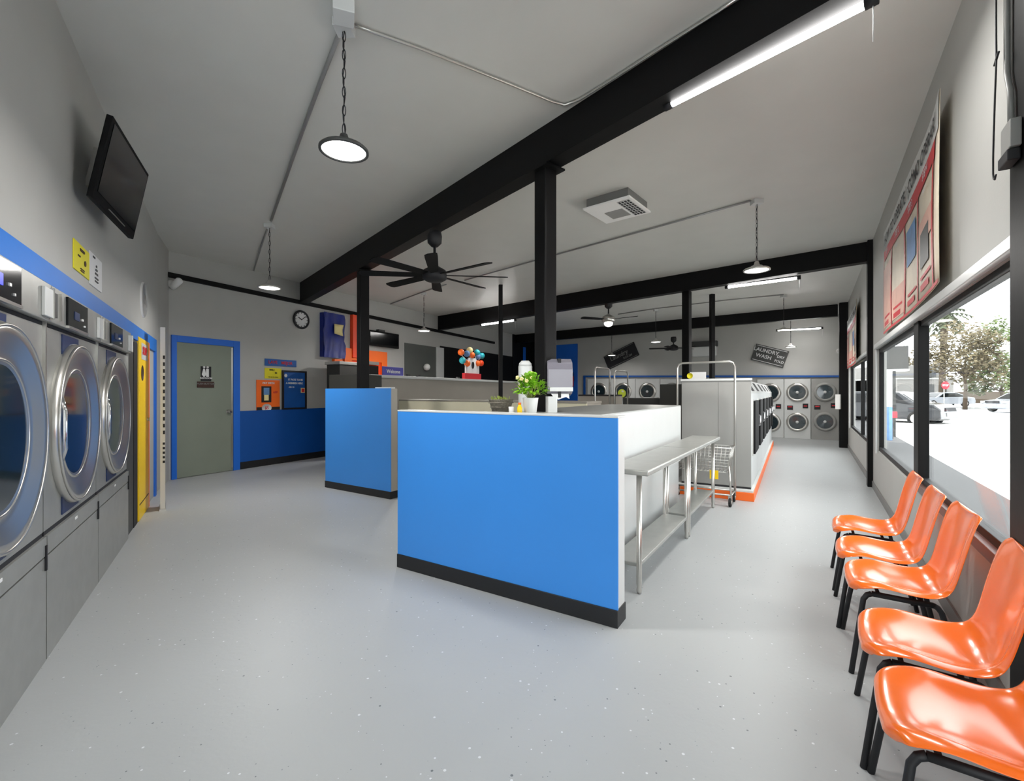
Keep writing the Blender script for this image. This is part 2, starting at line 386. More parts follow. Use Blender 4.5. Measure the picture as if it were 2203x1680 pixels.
o=MB(); o.use('brown').box(0,s3[0]-s2[0],-0.012,0,s3[1],s2[1]-0.005).use('midgrey').text('PUSH BUTTON',0.04,T3((s3[0]-s2[0])/2,-0.013,(s2[1]+s3[1])/2+0.01))
o=o.build('door_notice',None,loc=WF.pt(s2[0],-0.023,0),rot=WF.rot); tag(o,'low dark brown notice strip below the restroom sign on the door','sign')

# blue wainscot, black base
a=WF.at(514); z_=WF.at(600,881)[1]
struct(MB().box(a,WF.at(760),-0.02,0,0.12,z_).build('wainscot_far','navy',loc=(WF.A.x,WF.A.y,0),rot=WF.rot))
struct(MB().box(a,WF.at(760),-0.025,0,0,0.12).build('baseboard_far','base',loc=(WF.A.x,WF.A.y,0),rot=WF.rot))

def board(name,fr,px0,py0,px1,py1,key,label,cat,d=0.012,extra=None,off=0.0,group=None):
    """a flat rectangular thing on a wall, corners given top-left and bottom-right"""
    u0,za=fr.at(px0,py0); u1,zb=fr.at(px1,py1)
    t=thing(name,label,cat,fr.pt(u0,-off,zb),fr.rot,group)
    MB().box(0,u1-u0,-d,0,0,za-zb).build('panel',key,t,bevel=0.002)
    if extra: extra(t,u1-u0,za-zb,d)
    return t
def ex_strip(t,w,h,d):
    MB().text('LAVE',h*0.62,T3(w*0.24,-d-0.002,h*0.52)).text('MEJOR',h*0.62,T3(w*0.68,-d-0.002,h*0.5)).build('lettering','red',t)
board('slogan_sign',WF,569,771,637,790,'posterblue','blue strip sign with red lettering above the posters','sign',extra=ex_strip)
def ex_yel(t,w,h,d):
    mb=MB(); mb.text('SMILE',h*0.22,T3(w*0.42,-d-0.002,h*0.82)).text('YOU ARE ON CAMERA',h*0.1,T3(w*0.5,-d-0.002,h*0.14))
    mb.sphere((w*0.66,-d,h*0.55),h*0.12,10,6,0.6); mb.build('lettering','ink',t)
board('camera_notice',WF,569,791,605,815,'yellowpaper','yellow paper notice under the blue strip sign','notice',extra=ex_yel,d=0.006)
def ex_or(t,w,h,d):
    mb=MB(); mb.use('ink').box(w*0.2,w*0.62,-d-0.004,-d,h*0.28,h*0.8)
    mb.use('bannerblue').box(w*0.29,w*0.53,-d-0.006,-d-0.004,h*0.52,h*0.75); mb.use('petal').box(w*0.31,w*0.5,-d-0.006,-d-0.004,h*0.34,h*0.52)
    mb.use('paper').lathe([(h*0.13,-d-0.006),(h*0.13,-d)],20,T3(w*0.42,0,h*0.1)@Matrix.Scale(1.3,4,(1,0,0)),axis='y')
    mb.use('ink').box(0,w,-d-0.002,-d,0,h*0.13)
    mb.use('red').text('$5',h*0.13,T3(w*0.42,-d-0.007,h*0.1)).text('APP',h*0.1,T3(w*0.8,-d-0.003,h*0.6))
    mb.use('paper').text('PAY WITH',h*0.09,T3(w*0.5,-d-0.003,h*0.9)); mb.build('print',None,t)
board('app_poster',WF,551,817,601,883,'orangepaint','orange poster with a phone picture and white oval','poster',extra=ex_or)
def ex_blue(t,w,h,d):
    MB().box(-0.03,0,-0.03,0,-0.03,h+0.03).box(w,w+0.03,-0.03,0,-0.03,h+0.03).box(0,w,-0.03,0,h,h+0.03).box(0,w,-0.03,0,-0.03,0).build('frame','ink',t)
    mb=MB().use('paper'); mb.text('IT PAYS TO BE',h*0.075,T3(w*0.55,-d-0.002,h*0.79)).text('A MEMBER HERE',h*0.075,T3(w*0.5,-d-0.002,h*0.69)).text('ASK US',h*0.055,T3(w*0.36,-d-0.002,h*0.58))
    mb.lathe([(w*0.07,-d-0.004),(w*0.07,-d)],12,T3(w*0.1,0,h*0.9),axis='y')
    mb.use('petal').box(w*0.8,w*0.98,-d-0.01,-d,h*0.42,h*0.56); mb.use('red').box(w*0.82,w*0.96,-d-0.012,-d-0.01,h*0.44,h*0.54); mb.build('print',None,t)
board('framed_poster',WF,609,800,655,876,'posterblue','dark blue framed poster hanging above the blue wainscot','poster',extra=ex_blue)

# wall clock
cu,cz=WF.at(646,688); R=0.158
K=thing('wall_clock','round black rimmed wall clock with white face','clock',WF.pt(cu,0,cz),WF.rot)
MB().ring(R,0.022,36,8,T3(0,-0.03,0)).lathe([(R,-0.0),(R,-0.03)],36,axis='y').build('rim','ink',K)
MB().lathe([(R-0.01,-0.034),(R-0.01,-0.03)],36,axis='y').build('face','paper',K)
mb=MB()
for i in range(12):
    mb.box(-0.006,0.006,-0.038,-0.034,R*0.72,R*0.86,Matrix.Rotation(i*PI/6,4,'Y'))
mb.build('dial_marks','ink',K)
MB().box(-0.008,0.008,-0.042,-0.036,-0.01,R*0.5,Matrix.Rotation(math.radians(-62),4,'Y')).build('hour_hand','ink',K)
MB().box(-0.006,0.006,-0.044,-0.038,-0.01,R*0.75,Matrix.Rotation(math.radians(52),4,'Y')).build('minute_hand','ink',K)
# small security camera in the corner
cu,cz=WF.at(366,610)
K=thing('security_camera','small white security camera below the black track by corner','camera',WF.pt(cu,-0.0,cz),WF.rot)
MB().lathe([(0.05,0),(0.05,-0.03),(0.02,-0.05),(0.02,-0.09)],14,axis='y').build('mount','white',K)
MB().lathe([(0.045,-0.10),(0.05,0.0),(0.05,0.10),(0.03,0.12)],14,T3(0.02,-0.11,-0.01)@Matrix.Rotation(1.2,4,'X')).build('body','white',K)
MB().lathe([(0.038,-0.115),(0.038,-0.10)],14,T3(0.02,-0.11,-0.01)@Matrix.Rotation(1.2,4,'X')).build('lens','darkglass',K)

# blue cover hanging from the wall (television under a tarp) with a yellow note
u0,za=WF.at(687,671); u1,zb=WF.at(733,772)
t=thing('covered_wall_box','wall box covered with a crumpled blue sheet and yellow note','covered box',WF.pt(u0,0,zb),WF.rot)
w,h=u1-u0,za-zb
mb=MB(); n=10; vs=[];fs=[]
random.seed(3)
for j in range(n+1):
    for i in range(n+1):
        x=w*i/n; z=h*j/n; e=0.02*math.sin(i*1.7+j)*math.cos(j*1.3)+random.uniform(-.012,.012)
        vs.append((x+(0.02*math.sin(j*.9) if i in(0,n) else 0),-0.12+e,z))
for j in range(n):
    for i in range(n): a_=j*(n+1)+i; fs.append((a_,a_+1,a_+n+2,a_+n+1))
mb.add(vs,fs,True); mb.box(0.01,w-0.01,-0.10,0,0.01,h-0.01); mb.build('sheet','tarpblue',t)
mb=MB(); vs=[];fs=[]
for j in range(5):
    for i in range(5): vs.append((w*0.42+w*0.42*i/4,-0.165-0.02*math.sin(i*1.1)*math.sin(j),h*0.54+h*0.22*j/4-0.03*(i/4)*(j==0)))
for j in range(4):
    for i in range(4): a_=j*5+i; fs.append((a_,a_+1,a_+6,a_+5))
mb.add(vs,fs,True); o=mb.build('note','petal',t); sol=o.modifiers.new('s','SOLIDIFY'); sol.thickness=0.003

# orange kiosk behind the counter
u0,za=WF.at(753,677); u1,zb=WF.at(784,772)
o=MB().box(0,u1-u0,-0.09,0,0,za-zb).build('orange_column_board','redorange',loc=WF.pt(u0,0,zb),rot=WF.rot,bevel=0.004); tag(o,'tall red orange board on the wall beside the blue covered box','board')
u0,za=WF.at(739,752); u1=WF.at(829)
t=thing('orange_kiosk','orange service kiosk surround behind the raised counter','kiosk',WF.pt(u0,0,0),WF.rot)
w=u1-u0; za=WF.at(800,755)[1]; ul=WF.at(817)-u0
MB().box(ul,w,-0.06,0,0.2,za).build('side_panel','orangepaint',t); MB().box(-0.02,0.18,-0.06,0,0.2,za).build('side_panel','orangepaint',t)
MB().box(0.18,ul,-0.06,0,za-0.25,za).build('top_panel','orangepaint',t)
MB().box(0.18,ul,-0.03,0,0.2,za-0.25).build('back_panel','redorange',t)
ua_,zc_=WF.at(796,785); ub_=WF.at(815)
MB().use('blackmatte').box(ua_-u0-0.3,ub_-u0-0.12,-0.10,-0.03,1.2,zc_-0.02).use('satin').box(ua_-u0-0.3,ub_-u0-0.12,-0.12,-0.03,zc_,zc_+0.07).build('shelf_unit',None,t)
u0,za=WF.at(714,772); u1=WF.at(731)
o=MB().box(0,u1-u0,-0.08,0,0.9,za).build('orange_wall_panel','orangepaint',loc=WF.pt(u0,0,0),rot=WF.rot,bevel=0.003); tag(o,'short upright orange panel under the blue covered box','panel')
FD=Frame(WF.pt(WF.at(731),-0.6)[:2],WF.pt(WF.at(800),-0.6)[:2])
ua_,za=FD.at(731,777); ub_=FD.at(770)
t=thing('dark_wall_cabinet','dark cabinet with silver top against the orange kiosk','cabinet',FD.pt(ua_,0,0),FD.rot)
MB().box(0,ub_-ua_,0,0.35,0,za-0.06).build('body','charcoal',t); MB().box(-0.03,ub_-ua_,-0.03,0.38,za-0.06,za).build('top','satin',t,bevel=0.004)
# dark television on the far wall
u0,za=WF.at(780,709); u1,zb=WF.at(849,751)
t=thing('wall_television','black television on the far wall behind the counter','television',WF.pt(u0,0,zb),WF.rot)
MB().box(0.05,u1-u0,-0.14,-0.08,0,za-zb).build('casing','blackmatte',t,bevel=0.01)
MB().box(0.09,u1-u0-0.04,-0.145,-0.14,0.05,za-zb-0.04).build('screen','darkglass',t)
MB().box((u1-u0)*0.4,(u1-u0)*0.6,-0.08,0,0.15,0.4).build('bracket','darkgrey',t)
# doorway opening beyond: flat panel painted grey as its dim inside, white jamb
u0,za=WF.at(870,738); u1=WF.at(937)
D=thing('doorway_2',None,None,WF.pt(u0,0,0),WF.rot); D['kind']='structure'
w=u1-u0; h=ZZ(742,11.8)
MB().box(0,w,-0.012,0,0,2.52).build('doorway_panel','doorshade',D); MB().box(w,w+0.35,-0.03,0,0,2.52).build('jamb','whitemetal',D)
MB().sphere((w*0.62,-0.08,1.95),0.09,12,8).lathe([(0.02,0),(0.02,-0.08)],8,T3(w*0.62,0,1.95),axis='y').build('wall_globe','white',D)  # small white ball on a short stem
# flat black panels on the far wall
u0=WF.at(946); z_=WF.at(1020,755)[1]
struct(MB().box(u0,WF.at(1102),-0.02,0,0,z_).box(WF.at(1102),WF.L-0.05,-0.03,0,0,ZZ(714,16.8)).build('wall_far_panel','blackmatte',loc=(WF.A.x,WF.A.y,0),rot=WF.rot))
# blue panels on the back wall
u0,za=WB.at(1160,741); u1=WB.at(1243)
struct(MB().box(u0,u1,-0.03,0,0,ZZ(739,16.9)).build('wall_back_blue','bluepaint',loc=(WB.A.x,WB.A.y,0),rot=WB.rot))
struct(MB().box(0,u0,-0.03,0,0,ZZ(716,17.4)).build('wall_back_black','blackmatte',loc=(WB.A.x,WB.A.y,0),rot=WB.rot))
o=MB().box(0,0.2,-0.02,0,0,ZZ(744,15.8)-ZZ(776,15.8)+0.15).build('blue_wall_sign','bluepaint',loc=WF.pt(WF.at(1122),-0.06,ZZ(778,15.8)),rot=WF.rot); tag(o,'narrow upright blue sign on the black wall left of the pillar','sign')
u0,_=WB.at(1228,800)
t=thing('fire_extinguisher','red fire extinguisher on the blue back wall panel','fire extinguisher',WB.pt(u0+0.1,-0.14,ZZ(832,17.2)),WB.rot)
MB().lathe([(0.02,0),(0.08,0.01),(0.08,0.36),(0.03,0.42),(0.025,0.46)],16).build('cylinder','red',t)
MB().lathe([(0.03,0.46),(0.03,0.5)],10).box(-0.01,0.09,-0.01,0.01,0.48,0.52).tube([(0.03,0,0.48),(0.1,0,0.44),(0.11,0,0.2)],0.01,6).build('valve','ink',t)

# ------------------------------------------------------------ left wall: washers
def zt(v): return v
band=MB(); 
ub1=WL.at(333)
MB_=MB().add([(0,-0.02,1.835),(ub1,-0.02,1.80),(ub1,0,1.80),(0,0,1.835),(0,-0.02,1.945),(ub1,-0.02,1.955),(ub1,0,1.955),(0,0,1.945)],[(0,3,2,1),(4,5,6,7),(0,1,5,4),(1,2,6,5),(2,3,7,6),(3,0,4,7)])
struct(MB_.build('trim_12','blueband',loc=(WL.A.x,WL.A.y,0),rot=WL.rot))
struct(MB().box(ub1-0.12,ub1,-0.02,0,0,1.80).build('trim_13','bluepaint',loc=(WL.A.x,WL.A.y,0),rot=WL.rot))
def big_washer(w,label):
    t=thing('industrial_washer',label,'washing machine',group=None)
    H=1.83; y0=-0.02
    mb=MB().use('steel'); mb.box(0.006,w-0.006,y0,0.0,0.62,1.62).box(0.006,w-0.006,y0-0.012,0.0,0.0,0.50)
    # vertical seam moulding
    mb.use('satin').box(w-0.012,w+0.004,y0-0.012,0,0.9,1.82)
    mb.build('body',None,t)
    MB().use('steel').box(0.006,w-0.006,y0-0.03,0,1.64,1.82).use('ink').box(0.006,w-0.006,y0,0,1.62,1.64).build('top_panel',None,t,bevel=0.003)
    mb=MB().use('darkglass').box(w*0.22,w*0.60,y0-0.04,y0-0.03,1.655,1.805)
    mb.use('bluelcd').box(w*0.33,w*0.42,y0-0.043,y0-0.04,1.70,1.745)
    mb.use('satin').box(w*0.22,w*0.60,y0-0.045,y0-0.03,1.64,1.653)
    mb.use('white').box(w*0.47,w*0.49,y0-0.045,y0-0.04,1.71,1.722).box(w*0.52,w*0.53,y0-0.045,y0-0.04,1.68,1.69)
    mb.build('display',None,t)
    mb=MB().use('whitemetal').box(w*0.86,w*0.965,y0-0.045,y0-0.03,1.655,1.79); mb.use('satin').box(w*0.965,w*0.975,y0-0.05,y0-0.03,1.65,1.80)
    mb.build('coin_box',None,t,bevel=0.003)
    MB().use('darkgrey').box(w*0.04,w*0.075,y0-0.034,y0-0.03,1.67,1.79).use('satin').box(w*0.11,w*0.12,y0-0.04,y0-0.03,1.66,1.80).build('slot_strip',None,t)
    # deep blue mount plate behind the door
    MB().box(w*0.27,w*0.57,y0-0.005,y0,0.64,1.61).build('mount_plate','deepnavy',t)
    cx=w*0.5; cz=1.12; r=0.455
    D=MB().use('satin')
    prof=[(r,y0),(r+0.002,y0-0.012),(r-0.006,y0-0.03),(r-0.025,y0-0.04),(r-0.05,y0-0.036),(r-0.11,y0-0.015),(r-0.14,y0-0.010),(r-0.155,y0-0.012),(r-0.17,y0-0.007)]
    D.lathe(prof,56,T3(cx,0,cz),axis='y',cap=False)
    D.ring(r-0.014,0.008,56,8,T3(cx,y0-0.036,cz)).ring(r-0.148,0.008,48,8,T3(cx,y0-0.008,cz))
    d=D.build('door',None,t)
    g=MB().lathe([(0.001,y0-0.009),(r*0.35,y0-0.009),(r-0.24,y0-0.008),(r-0.155,y0-0.008)],48,T3(cx,0,cz),axis='y',cap=False).build('door_glass','drumglass',d)
    MB().tube([(cx-r*0.62,y0-0.005,cz-0.2),(cx-r*0.67,y0-0.03,cz-0.12),(cx-r*0.67,y0-0.03,cz+0.08),(cx-r*0.62,y0-0.005,cz+0.16)],0.011,8).build('handle','chrome',d)
    # drawer line and lower plate
    MB().use('ink').box(0.004,w-0.02,y0-0.001,0,0.598,0.62).use('steel').box(0.006,w-0.006,y0-0.014,0,0.51,0.60).use('ink').box(w-0.03,w-0.015,y0-0.02,y0-0.01,0.44,0.56).use('white').box(w*0.46,w*0.5,y0-0.016,y0-0.01,0.565,0.578).build('kick_panel',None,t)
    return t
WLm=Frame(WL.pt(0,-0.05),WL.pt(1,-0.05)); su=[WLm.at(111),WLm.at(219),WLm.at(281)]; PW=su[1]-su[0]
g_='front load washers built into the left wall'
wz=[(su[0]-PW,'large steel front load washer closest to camera, cut off by frame edge'),(su[0],'large steel front load washer second from the frame edge, middle of three'),(su[1],'large steel front load washer beside the yellow vending machine')]
first=big_washer(PW,wz[1][1]); first['group']=g_
first.location=WL.pt(su[0],0,0); first.rotation_euler=(0,0,WL.rot)
for u,lab in (wz[0],wz[2]):
    r_=dup(first,WL.pt(u,0,0),WL.rot,lab,g_)
    if u>su[0]: r_.scale=((su[2]-su[1]+0.02)/PW,1,1)
    else: near_washer=r_
# only the near washer shows its blue figures lit
for ch in near_washer.children:
    if ch.name.startswith('display'): ch.data=ch.data.copy()
for ch in first.children:
    if ch.name.startswith('display'):
        for i_,m_ in enumerate(ch.data.materials):
            if m_==M['bluelcd']: ch.data.materials[i_]=M['deepnavy']
# gap with its shade put in as a dark panel, yellow vending machine
ug=WLm.at(283); uy0,uy1=WLm.at(305),WLm.at(325)
o=MB().use('darkgrey').box(0,(uy0-ug)-0.01,-0.015,0,0,1.80).use('ink').box((uy0-ug)*0.6,(uy0-ug)*0.95,-0.02,0,0,1.78).build('gap_panel',None,loc=WL.pt(ug,0,0),rot=WL.rot); tag(o,'dark upright strip for the shaded gap between last washer and yellow machine','panel')
t=thing('soap_vending_machine','tall narrow yellow soap vending machine set in the left wall','vending machine',WL.pt(uy0,0,0),WL.rot)
w=uy1-uy0; ztop=WL.at(316,738)[1]
MB().box(0,w,-0.03,0,0.0,ztop).build('cabinet','yellow',t,bevel=0.01)
MB().use('orangepaint').box(w,w+0.10,-0.025,0,0,ztop).build('side_trim',None,t)
MB().use('whitemetal').box(w*0.2,w*0.8,-0.033,-0.03,ztop-0.22,ztop-0.05).use('red').text('SOAP',0.12,T3(w*0.5,-0.035,ztop-0.13)).build('label_plate',None,t)
MB().box(0.02,w-0.02,-0.033,-0.03,0.16,0.17).build('lower_seam','brown',t); MB().lathe([(0.02,-0.05),(0.02,-0.03)],10,T3(w*0.8,0,1.0),axis='y').build('lock','satin',t); MB().lathe([(0.08,-0.033),(0.08,-0.03)],16,T3(w*0.3,0,ztop-0.36),axis='y').build('logo','brown',t)
# sign board edge-on
us,zs=WL.at(345,706)
t=thing('standing_sign_board','tall thin white sign board with vertical black lettering near corner','sign board',WL.pt(WL.at(350)+0.02,-0.03,0),WL.rot)
t.location=(P(350,5.1)[0],5.1,0); t.rotation_euler=(0,0,math.radians(37))
MB().box(-0.022,0.022,0.0,0.02,0.02,ZZ(704,5.1)).box(-0.012,0.012,0.02,0.22,0.02,ZZ(704,5.1)).build('board','paper',t)
mb=MB()
for i in range(12): mb.box(0.002,0.02,-0.003,0.0,1.66-i*0.075,1.70-i*0.075)
for i in range(5): mb.box(0.0,0.02,-0.003,0.0,0.72-i*0.05,0.745-i*0.05)
mb.build('lettering','ink',t)
MB().box(-0.03,0.03,-0.03,0.24,0,0.02).build('foot','satin',t)

# papers and round plaque on the left wall
def ex_a(t,w,h,d):
    mb=MB().text('WANTED',h*0.13,T3(w*0.5,-d-0.002,h*0.8)).text('DO NOT',h*0.07,T3(w*0.3,-d-0.002,h*0.55)).text('OVERLOAD MACHINES',h*0.05,T3(w*0.5,-d-0.002,h*0.16)).text('NO SOBRECARGAR',h*0.05,T3(w*0.5,-d-0.002,h*0.09))
    mb.lathe([(h*0.1,-d-0.004),(h*0.1,-d)],16,T3(w*0.68,0,h*0.45),axis='y'); mb.build('print','brown',t)
board('machine_notice',WL,156,511,190,609-6,'yellowpaper','yellow printed notice on the left wall above the washers','notice',d=0.006,extra=ex_a,off=0.0)
def ex_b(t,w,h,d):
    mb=MB().text('NOTICE',h*0.07,T3(w*0.3,-d-0.002,h*0.9)).text('ALL',h*0.09,T3(w*0.5,-d-0.002,h*0.68)).text('SALES',h*0.09,T3(w*0.5,-d-0.002,h*0.56)).text('ARE FINAL',h*0.08,T3(w*0.5,-d-0.002,h*0.44)).text('NO REFUNDS',h*0.07,T3(w*0.5,-d-0.002,h*0.3)).text('THANK YOU',h*0.07,T3(w*0.5,-d-0.002,h*0.2)); mb.build('print','darkgrey',t)
board('white_notice',WL,191,538,217,633-3,'paper','white printed notice right beside the yellow one','notice',d=0.006,extra=ex_b,off=0.0)
cu,cz=WL.at(307,645)
t=thing('round_plaque','round white plaque on left wall near the far corner','plaque',WL.pt(cu,0,cz),WL.rot)
MB().lathe([(0.19,0),(0.19,-0.015),(0.18,-0.02)],36,axis='y').build('disc','paper',t)
MB().text('10',0.14,T3(0,-0.022,0)).build('lettering','grey',t)

# tilted television
TL=Vector((-2.40,2.80,EYE+1.663)); TR=Vector((-2.78,3.56,EYE+1.663)); DN=Vector((-0.133,0.07,-0.473))
ex=(TR-TL).normalized(); dz_=-DN.normalized(); dz_=(dz_-ex*dz_.dot(ex)).normalized(); ey=dz_.cross(ex)
Wt=(TR-TL).length; Ht=0.52
t=thing('tilted_television','large black television tilted down from the left wall','television')
t.matrix_world=Matrix.Translation(TL)@Matrix((ex,ey,dz_)).transposed().to_4x4()
sgn=1
MB().box(0,Wt,0,0.035,-Ht,0).box(Wt*.12,Wt*.88,0.035,0.06,-Ht*.85,-Ht*.12).build('casing','blackmatte',t,bevel=0.006)
MB().box(0.03,Wt-0.03,-0.004,0,-Ht+0.055,-0.03).build('screen','darkglass',t)
MB().box(Wt*0.3,Wt*0.7,-0.006,-0.001,-Ht+0.02,-Ht+0.026).build('badge_strip','satin',t)
MB().box(Wt*0.44,Wt*0.5,0.05,0.16,-Ht*0.6,-Ht*0.4).box(Wt*0.40,Wt*0.54,0.15,0.17,-Ht*0.7,-Ht*0.2).build('wall_bracket','satin',t)

# ------------------------------------------------------------ ceiling pieces
def pendant(px,pyc,pyl,label,Y=None,box=True,name='pendant_lamp',energy=26.0):
    Y=2080.0/(HY-pyc) if Y is None else Y
    X=(px-CX)/F*Y; zl=EYE+(HY-pyl)/F*Y
    t=thing(name,label,'ceiling lamp',(X,Y,zl),0,'round pendant lamps on chains')
    Lc=CEIL-zl
    if box: MB().box(-0.05,0.05,-0.05,0.05,Lc-0.05,Lc).build('canopy','whitemetal',t,bevel=0.004)
    else: MB().lathe([(0.04,Lc-0.03),(0.05,Lc)],12).build('canopy','whitemetal',t)
    mb=MB(); n=max(6,int((Lc-0.15)/0.05)); hh=(Lc-0.14)/n
    for i in range(n):
        zc=0.09+hh*(i+0.5); a_=PI/2*(i%2)+0.3; k=0.009
        mb.tube([(math.cos(a_)*k*math.cos(q),math.sin(a_)*k*math.cos(q),zc+hh*0.62*math.sin(q)) for q in [2*PI*j/10 for j in range(10)]],0.0024,5,closed=True)
    mb.tube([(0.006*math.cos(j*1.3),0.006*math.sin(j*1.3),0.09+(Lc-0.14)*j/14) for j in range(15)],0.003,5)
    mb.build('chain','ink',t)
    MB().lathe([(0.012,0.09),(0.02,0.085),(0.03,0.05),(0.055,0.04),(0.07,0.02),(0.12,0.012),(0.134,0.0),(0.134,-0.012),(0.12,-0.014),(0.118,-0.002)],36,cap=False).build('lamp_shade','darkgrey' if Y<4 else 'satin',t)
    MB().lathe([(0.001,-0.016),(0.1,-0.012),(0.119,-0.006)],36,cap=False).build('diffuser','lamp',t)
    ld=bpy.data.lights.new('pendant_light','AREA'); ld.shape='DISK'; ld.size=0.24; ld.energy=energy; ld.color=(1,0.97,0.93); ld.spread=math.radians(170)
    lo=bpy.data.objects.new('pendant_light',ld); col.objects.link(lo); lo.parent=t; lo.location=(0,0,-0.03)
    return (X,Y)
p1=pendant(740,49,322,'large round pendant lamp on a long chain, nearest of the lamps')
p2=pendant(580,482,618,'round pendant lamp near the restroom door corner')
p3=pendant(1628,430,580,'round pendant lamp hanging above the window aisle')
p4=pendant(912,630,711,'round pendant lamp over the service counter before the black wall')
p5=pendant(1686,636,709,'round pendant lamp in front of the third beam by the windows',Y=10.0)
p6=pendant(1411,665,735,'round pendant lamp between the second and third beams, middle',Y=11.7)
p7=pendant(1316,700,764,'round pendant lamp before the dark tilted wall board',Y=15.0,energy=9)
p8=pendant(1701,700,746,'small round pendant lamp before the back dryers',Y=12.3,energy=7)
# behind the viewer
for i,(x,y) in enumerate(((-1.2,-1.6),(1.2,-1.8))):
    pendant(CX,0,0,'',Y=1) if False else None
# chunk of white box above the first lamp
o=MB().box(-0.055,0.055,-0.12,0.0,-0.07,0).build('junction_box','whitemetal',loc=(p1[0]+0.02,p1[1]-0.06,CEIL),rot=0.35,bevel=0.004); tag(o,'white junction box on the ceiling above nearest pendant lamp','junction box')

def conduit(name,pts,label,r=0.011,key='conduit'):
    P3=[]
    for q in pts:
        if len(q)==2:
            Y=2065.0/(HY-q[1]); P3.append(((q[0]-CX)/F*Y,Y,CEIL-0.015))
        else: P3.append(q)
    o=MB().tube(P3,r,8).build(name,key); tag(o,label,'conduit'); return o
bx=lambda px,py,dz=0.0:(px,py)
conduit('ceiling_conduit',[(752,50),(800,68),(900,103),(1000,142),(1100,182),(1190,219),(1215,226),(1245,215),(1300,181),(1420,104),(1540,28),(1600,-12)],'bright metal conduit from nearest lamp to the first beam',0.009,'satin')
conduit('ceiling_conduit',[(735,60),(690,175),(640,312),(583,475)],'grey conduit between the nearest lamp and the restroom corner lamp',0.014)
conduit('ceiling_conduit',[(576,490),(560,535),(546,582)],'short grey conduit from corner lamp to the far wall')
conduit('ceiling_conduit',[(1615,432),(1400,492),(1196,548),(1060,586),(1000,603)],'long grey conduit from the window aisle lamp behind the pillar')
conduit('ceiling_conduit',[(960,612),(913,627),(840,654)],'grey conduit above the service counter lamp')
conduit('ceiling_conduit',[(1686,634),(1560,646),(1411,664),(1330,676)],'thin grey conduit between the second and third beams')

# ceiling cassette vent
c4=[G2 for G2 in ()]
zp=EYE+1.965
def CP(px,py,zr): Y=F*zr/(HY-py); return Vector(((px-CX)/F*Y,Y,0))
q=[CP(1258,450,1.965),CP(1360,422.5,1.965),CP(1394,458.4,1.965),CP(1301,483,1.965)]
cen=(q[0]+q[1]+q[2]+q[3])/4; ux=((q[1]-q[0])+(q[2]-q[3])).normalized(); rot_=math.atan2(ux.y,ux.x)
t=thing('ceiling_vent','white ceiling air vent box with grille and slats','ceiling vent',(cen.x,cen.y,zp),rot_)
hw=0.27
MB().box(-hw+0.03,hw-0.03,-hw+0.03,hw-0.03,0.02,CEIL-zp).build('housing','midgrey',t)
MB().box(-hw,hw,-hw,hw,0,0.02).build('face_plate','white',t,bevel=0.004)
MB().box(-0.13,0.08,-0.04,0.17,-0.006,0).build('filter_panel','grey',t)
mb=MB(); mb.box(0.11,0.24,-0.22,0.22,-0.003,0)
mb.build('grille_recess','ink',t)
mb=MB()
for i in range(5): mb.box(0.11+i*0.0325-0.003,0.11+i*0.0325+0.003,-0.22,0.22,-0.006,-0.003)
for i in range(9): mb.box(0.11,0.24,-0.22+i*0.055-0.003,-0.22+i*0.055+0.003,-0.006,-0.003)
mb.build('slat','whitemetal',t)

# ceiling fans
def fan(px,Y,pyc,pym,R,nb,label,blade='blackmatte',hub='ink',start=0.0,light=False):
    X=(px-CX)/F*Y; zc=ZZ(pyc,Y); zm=ZZ(pym,Y)
    t=thing('ceiling_fan',label,'ceiling fan',(X,Y,zm),0)
    MB().lathe([(0.035,zc-zm-0.13),(0.075,zc-zm-0.09),(0.08,zc-zm-0.02),(0.07,zc-zm+0.03)],20).build('canopy',hub,t)
    MB().cyl((0,0),0.014,0.05,zc-zm-0.1,12).build('rod',hub,t)
    MB().lathe([(0.02,0.10),(0.07,0.07),(0.12,0.04),(0.13,0.0),(0.13,-0.05),(0.09,-0.075),(0.03,-0.085)],24).build('motor',hub if not light else 'satin',t)
    if light: MB().sphere((0,0,-0.09),0.085,16,10,0.8).build('light_globe','lamp',t)
    for i in range(nb):
        a_=start+2*PI*i/nb; mb=MB()
        Tm=Matrix.Rotation(a_,4,'Z')@T3(0.09,0,-0.01)@Matrix.Rotation(0.2,4,'X')
        pts=[(0,-0.03),(0.12,-0.05),(R-0.2,-0.062),(R-0.12,-0.06),(R-0.095,-0.03),(R-0.095,0.03),(R-0.12,0.06),(R-0.2,0.062),(0.12,0.05),(0,0.03)]
        mb.prism(pts,-0.004,0.004,Tm); mb.build('blade',blade,t,bevel=0.0015)
    return t
fan(935,5.02,505,590,0.80,8,'large black ceiling fan with eight blades under the first beam',start=0.12)
fan(1309,9.3,650,686,0.62,3,'ceiling fan with a bright globe light under the second beam',start=3.5,light=True,blade='blackmatte')
fan(1449,13.3,727,748,0.68,5,'small dark ceiling fan under the third beam',start=0.3)

